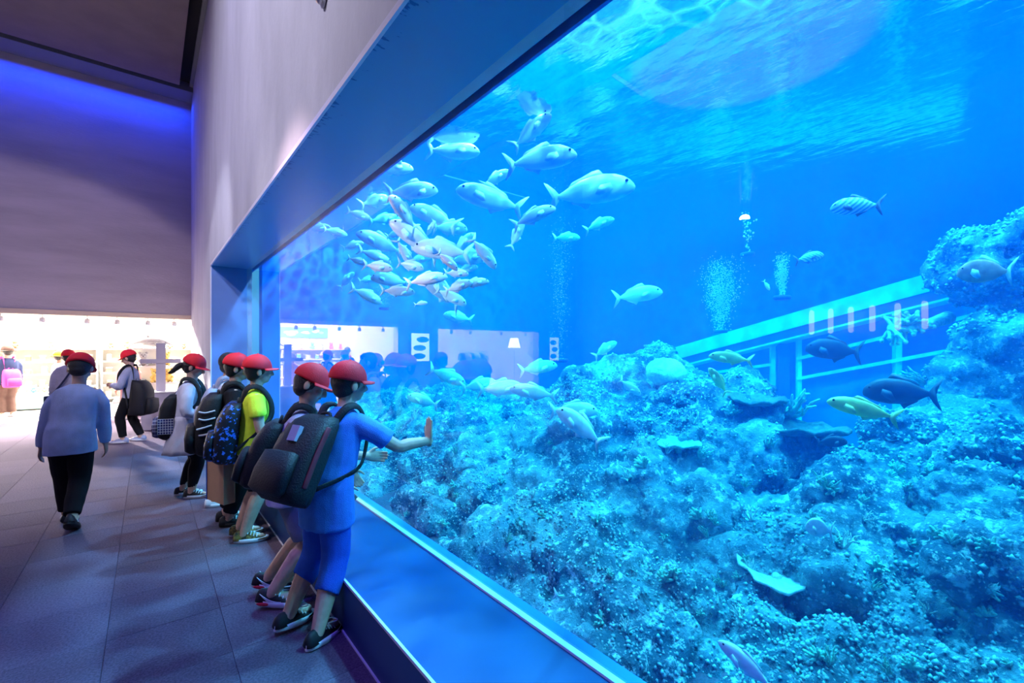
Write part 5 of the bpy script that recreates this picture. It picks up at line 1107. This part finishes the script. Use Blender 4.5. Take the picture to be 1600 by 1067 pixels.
for k in range(9):
    c = ('c_white', 'c_pale', 'c_navy')[k % 3]; o = empty('hanging_shirt', (-8.9 + k * .15, 16.4, 1.5), 0, '%s shirt on the garment rack in the second shop, %s' % (('white', 'pale blue', 'navy')[k % 3], (ORD[:6] + ('seventh from the left', 'eighth from the left', 'last on the right'))[k]), 'shirt', 'shirts on the rack')
    b = MB(); b.slab([(-.05, -.05), (.05, -.05), (.22, -.12), (.30, -.35), (.22, -.38), (.17, -.25), (.18, -.75), (-.18, -.75), (-.17, -.25), (-.22, -.38), (-.30, -.35), (-.22, -.12)], .05); b.xf(Matrix.Rotation(R(90), 4, 'Z')); b.build('cloth', M[c], o)
    b = MB(); b.tube([(0, 0, -.06), (0, 0, -.015), (0, .012, 0), (0, 0, .018)], [.004] * 4, 6, 2); b.build('hook', M['steel'], o)
r = empty('floor_lamp', (-9.1, 14.6, 0), 0, 'tall lamp with white shade in the second shop', 'lamp')
b = MB(); b.tube([(0, 0, .02), (0, 0, 1.7)], [.015, .015], 8, 1); b.build('pole', M['steel'], r); b = MB(); b.rings([[(q[0] * math.cos(a), q[0] * math.sin(a), q[1]) for a in [2 * math.pi * k / 20 for k in range(20)]] for q in ((.26, 1.65), (.16, 2.05), (.15, 2.05), (.25, 1.65))]); b.build('lamp_shade', M['warmglow'], r)
b = MB(); b.rings([[(q[0] * math.cos(a), q[0] * math.sin(a), q[1]) for a in [2 * math.pi * k / 20 for k in range(20)]] for q in ((.18, 0), (.18, .02), (.03, .03))]); b.build('base', M['steel'], r)
# wall lamps on the left wall (their reflections stand in the acrylic) and a dome pendant
for k in range(6):
    yy = (4.65, 4.2, 3.75, 3.3, 2.8, 2.3)[k]; zz = 2.30 + .012 * k
    r = empty('wall_lamp', (-11.7, yy, zz), 0, 'slim vertical wall lamp mirrored in the acrylic, %s' % ORD[k].replace('sixth from the left', 'last on the right'), 'lamp', 'wall lamps on the left wall')
    MB().box((0, -.07, -.32), (.03, .07, .32)).build('back_plate', M['steel'], r, smooth=False); b = MB(); b.tube([(.07, 0, -.28), (.07, 0, .28)], [.06, .06], 10, 1); b.build('tube', M['lampdim'], r)
# sensor dome on the plaster high above the window
r = empty('wall_sensor', (WX, 2.83, 3.60), 0, 'small white dome sensor on the plaster above the soffit', 'sensor')
b = MB(); b.ell((-.012, 0, 0), (.014, .045, .045), None, 16, 10); b.build('base', M['white'], r); b = MB(); b.ell((-.03, 0, 0), (.035, .03, .03), None, 14, 10); b.build('dome', M['steel'], r)
# hanging floodlight that lights the ceiling; its reflection is the star in the acrylic
la = empty('hanging_floodlight', (-6.8, 4.28, 4.0), 0, 'hanging white floodlight in the hall, mirrored as a bright star in the acrylic', 'lamp')
M['lampglow'] = mat('lamp_glow', (1, 1, 1), .5, emit=(1, .93, .85), es=170)
h = MB(); h.rings([[(r_ * math.cos(q), r_ * math.sin(q), z) for q in [2 * math.pi * i / 18 for i in range(18)]] for r_, z in ((.03, 0), (.09, .03), (.11, .17), (.10, .17), (.08, .05))]); h.build('housing', M['steel'], la)
h = MB(); h.ell((0, 0, .21), (.095, .095, .08), None, 14, 10); h.build('bulb', M['lampglow'], la)
for a in (0, 2.1, 4.2):
    h = MB(); h.tube([(.10 * math.cos(a), .10 * math.sin(a), .16), (.25 * math.cos(a), .25 * math.sin(a), 3.57)], [.006, .006], 6, 1); h.build('cable', M['black'], la)
# ------------------------------------------------------------------ labels that would still be shared say which one, counted from the left
def column_of(o):
    p = o.location - Vector((0, 0, EYE)); t = p.dot(DV)
    return 800 + FPX * p.dot(RV) / t if t > .05 else 5000
same = {}
for o in bpy.data.objects:
    if o.parent is None and o.get('label') and o.get('kind') != 'structure': same.setdefault(o['label'], []).append(o)
for lab, L_ in same.items():
    if 2 <= len(L_) <= 4:
        L_.sort(key=column_of)
        wds = {2: ('left of two', 'right of two'), 3: ('leftmost of three', 'middle of three', 'rightmost of three'), 4: ('leftmost of four', 'second of four', 'third of four', 'rightmost of four')}[len(L_)]
        for o, w_ in zip(L_, wds): o['label'] = lab + ', ' + w_
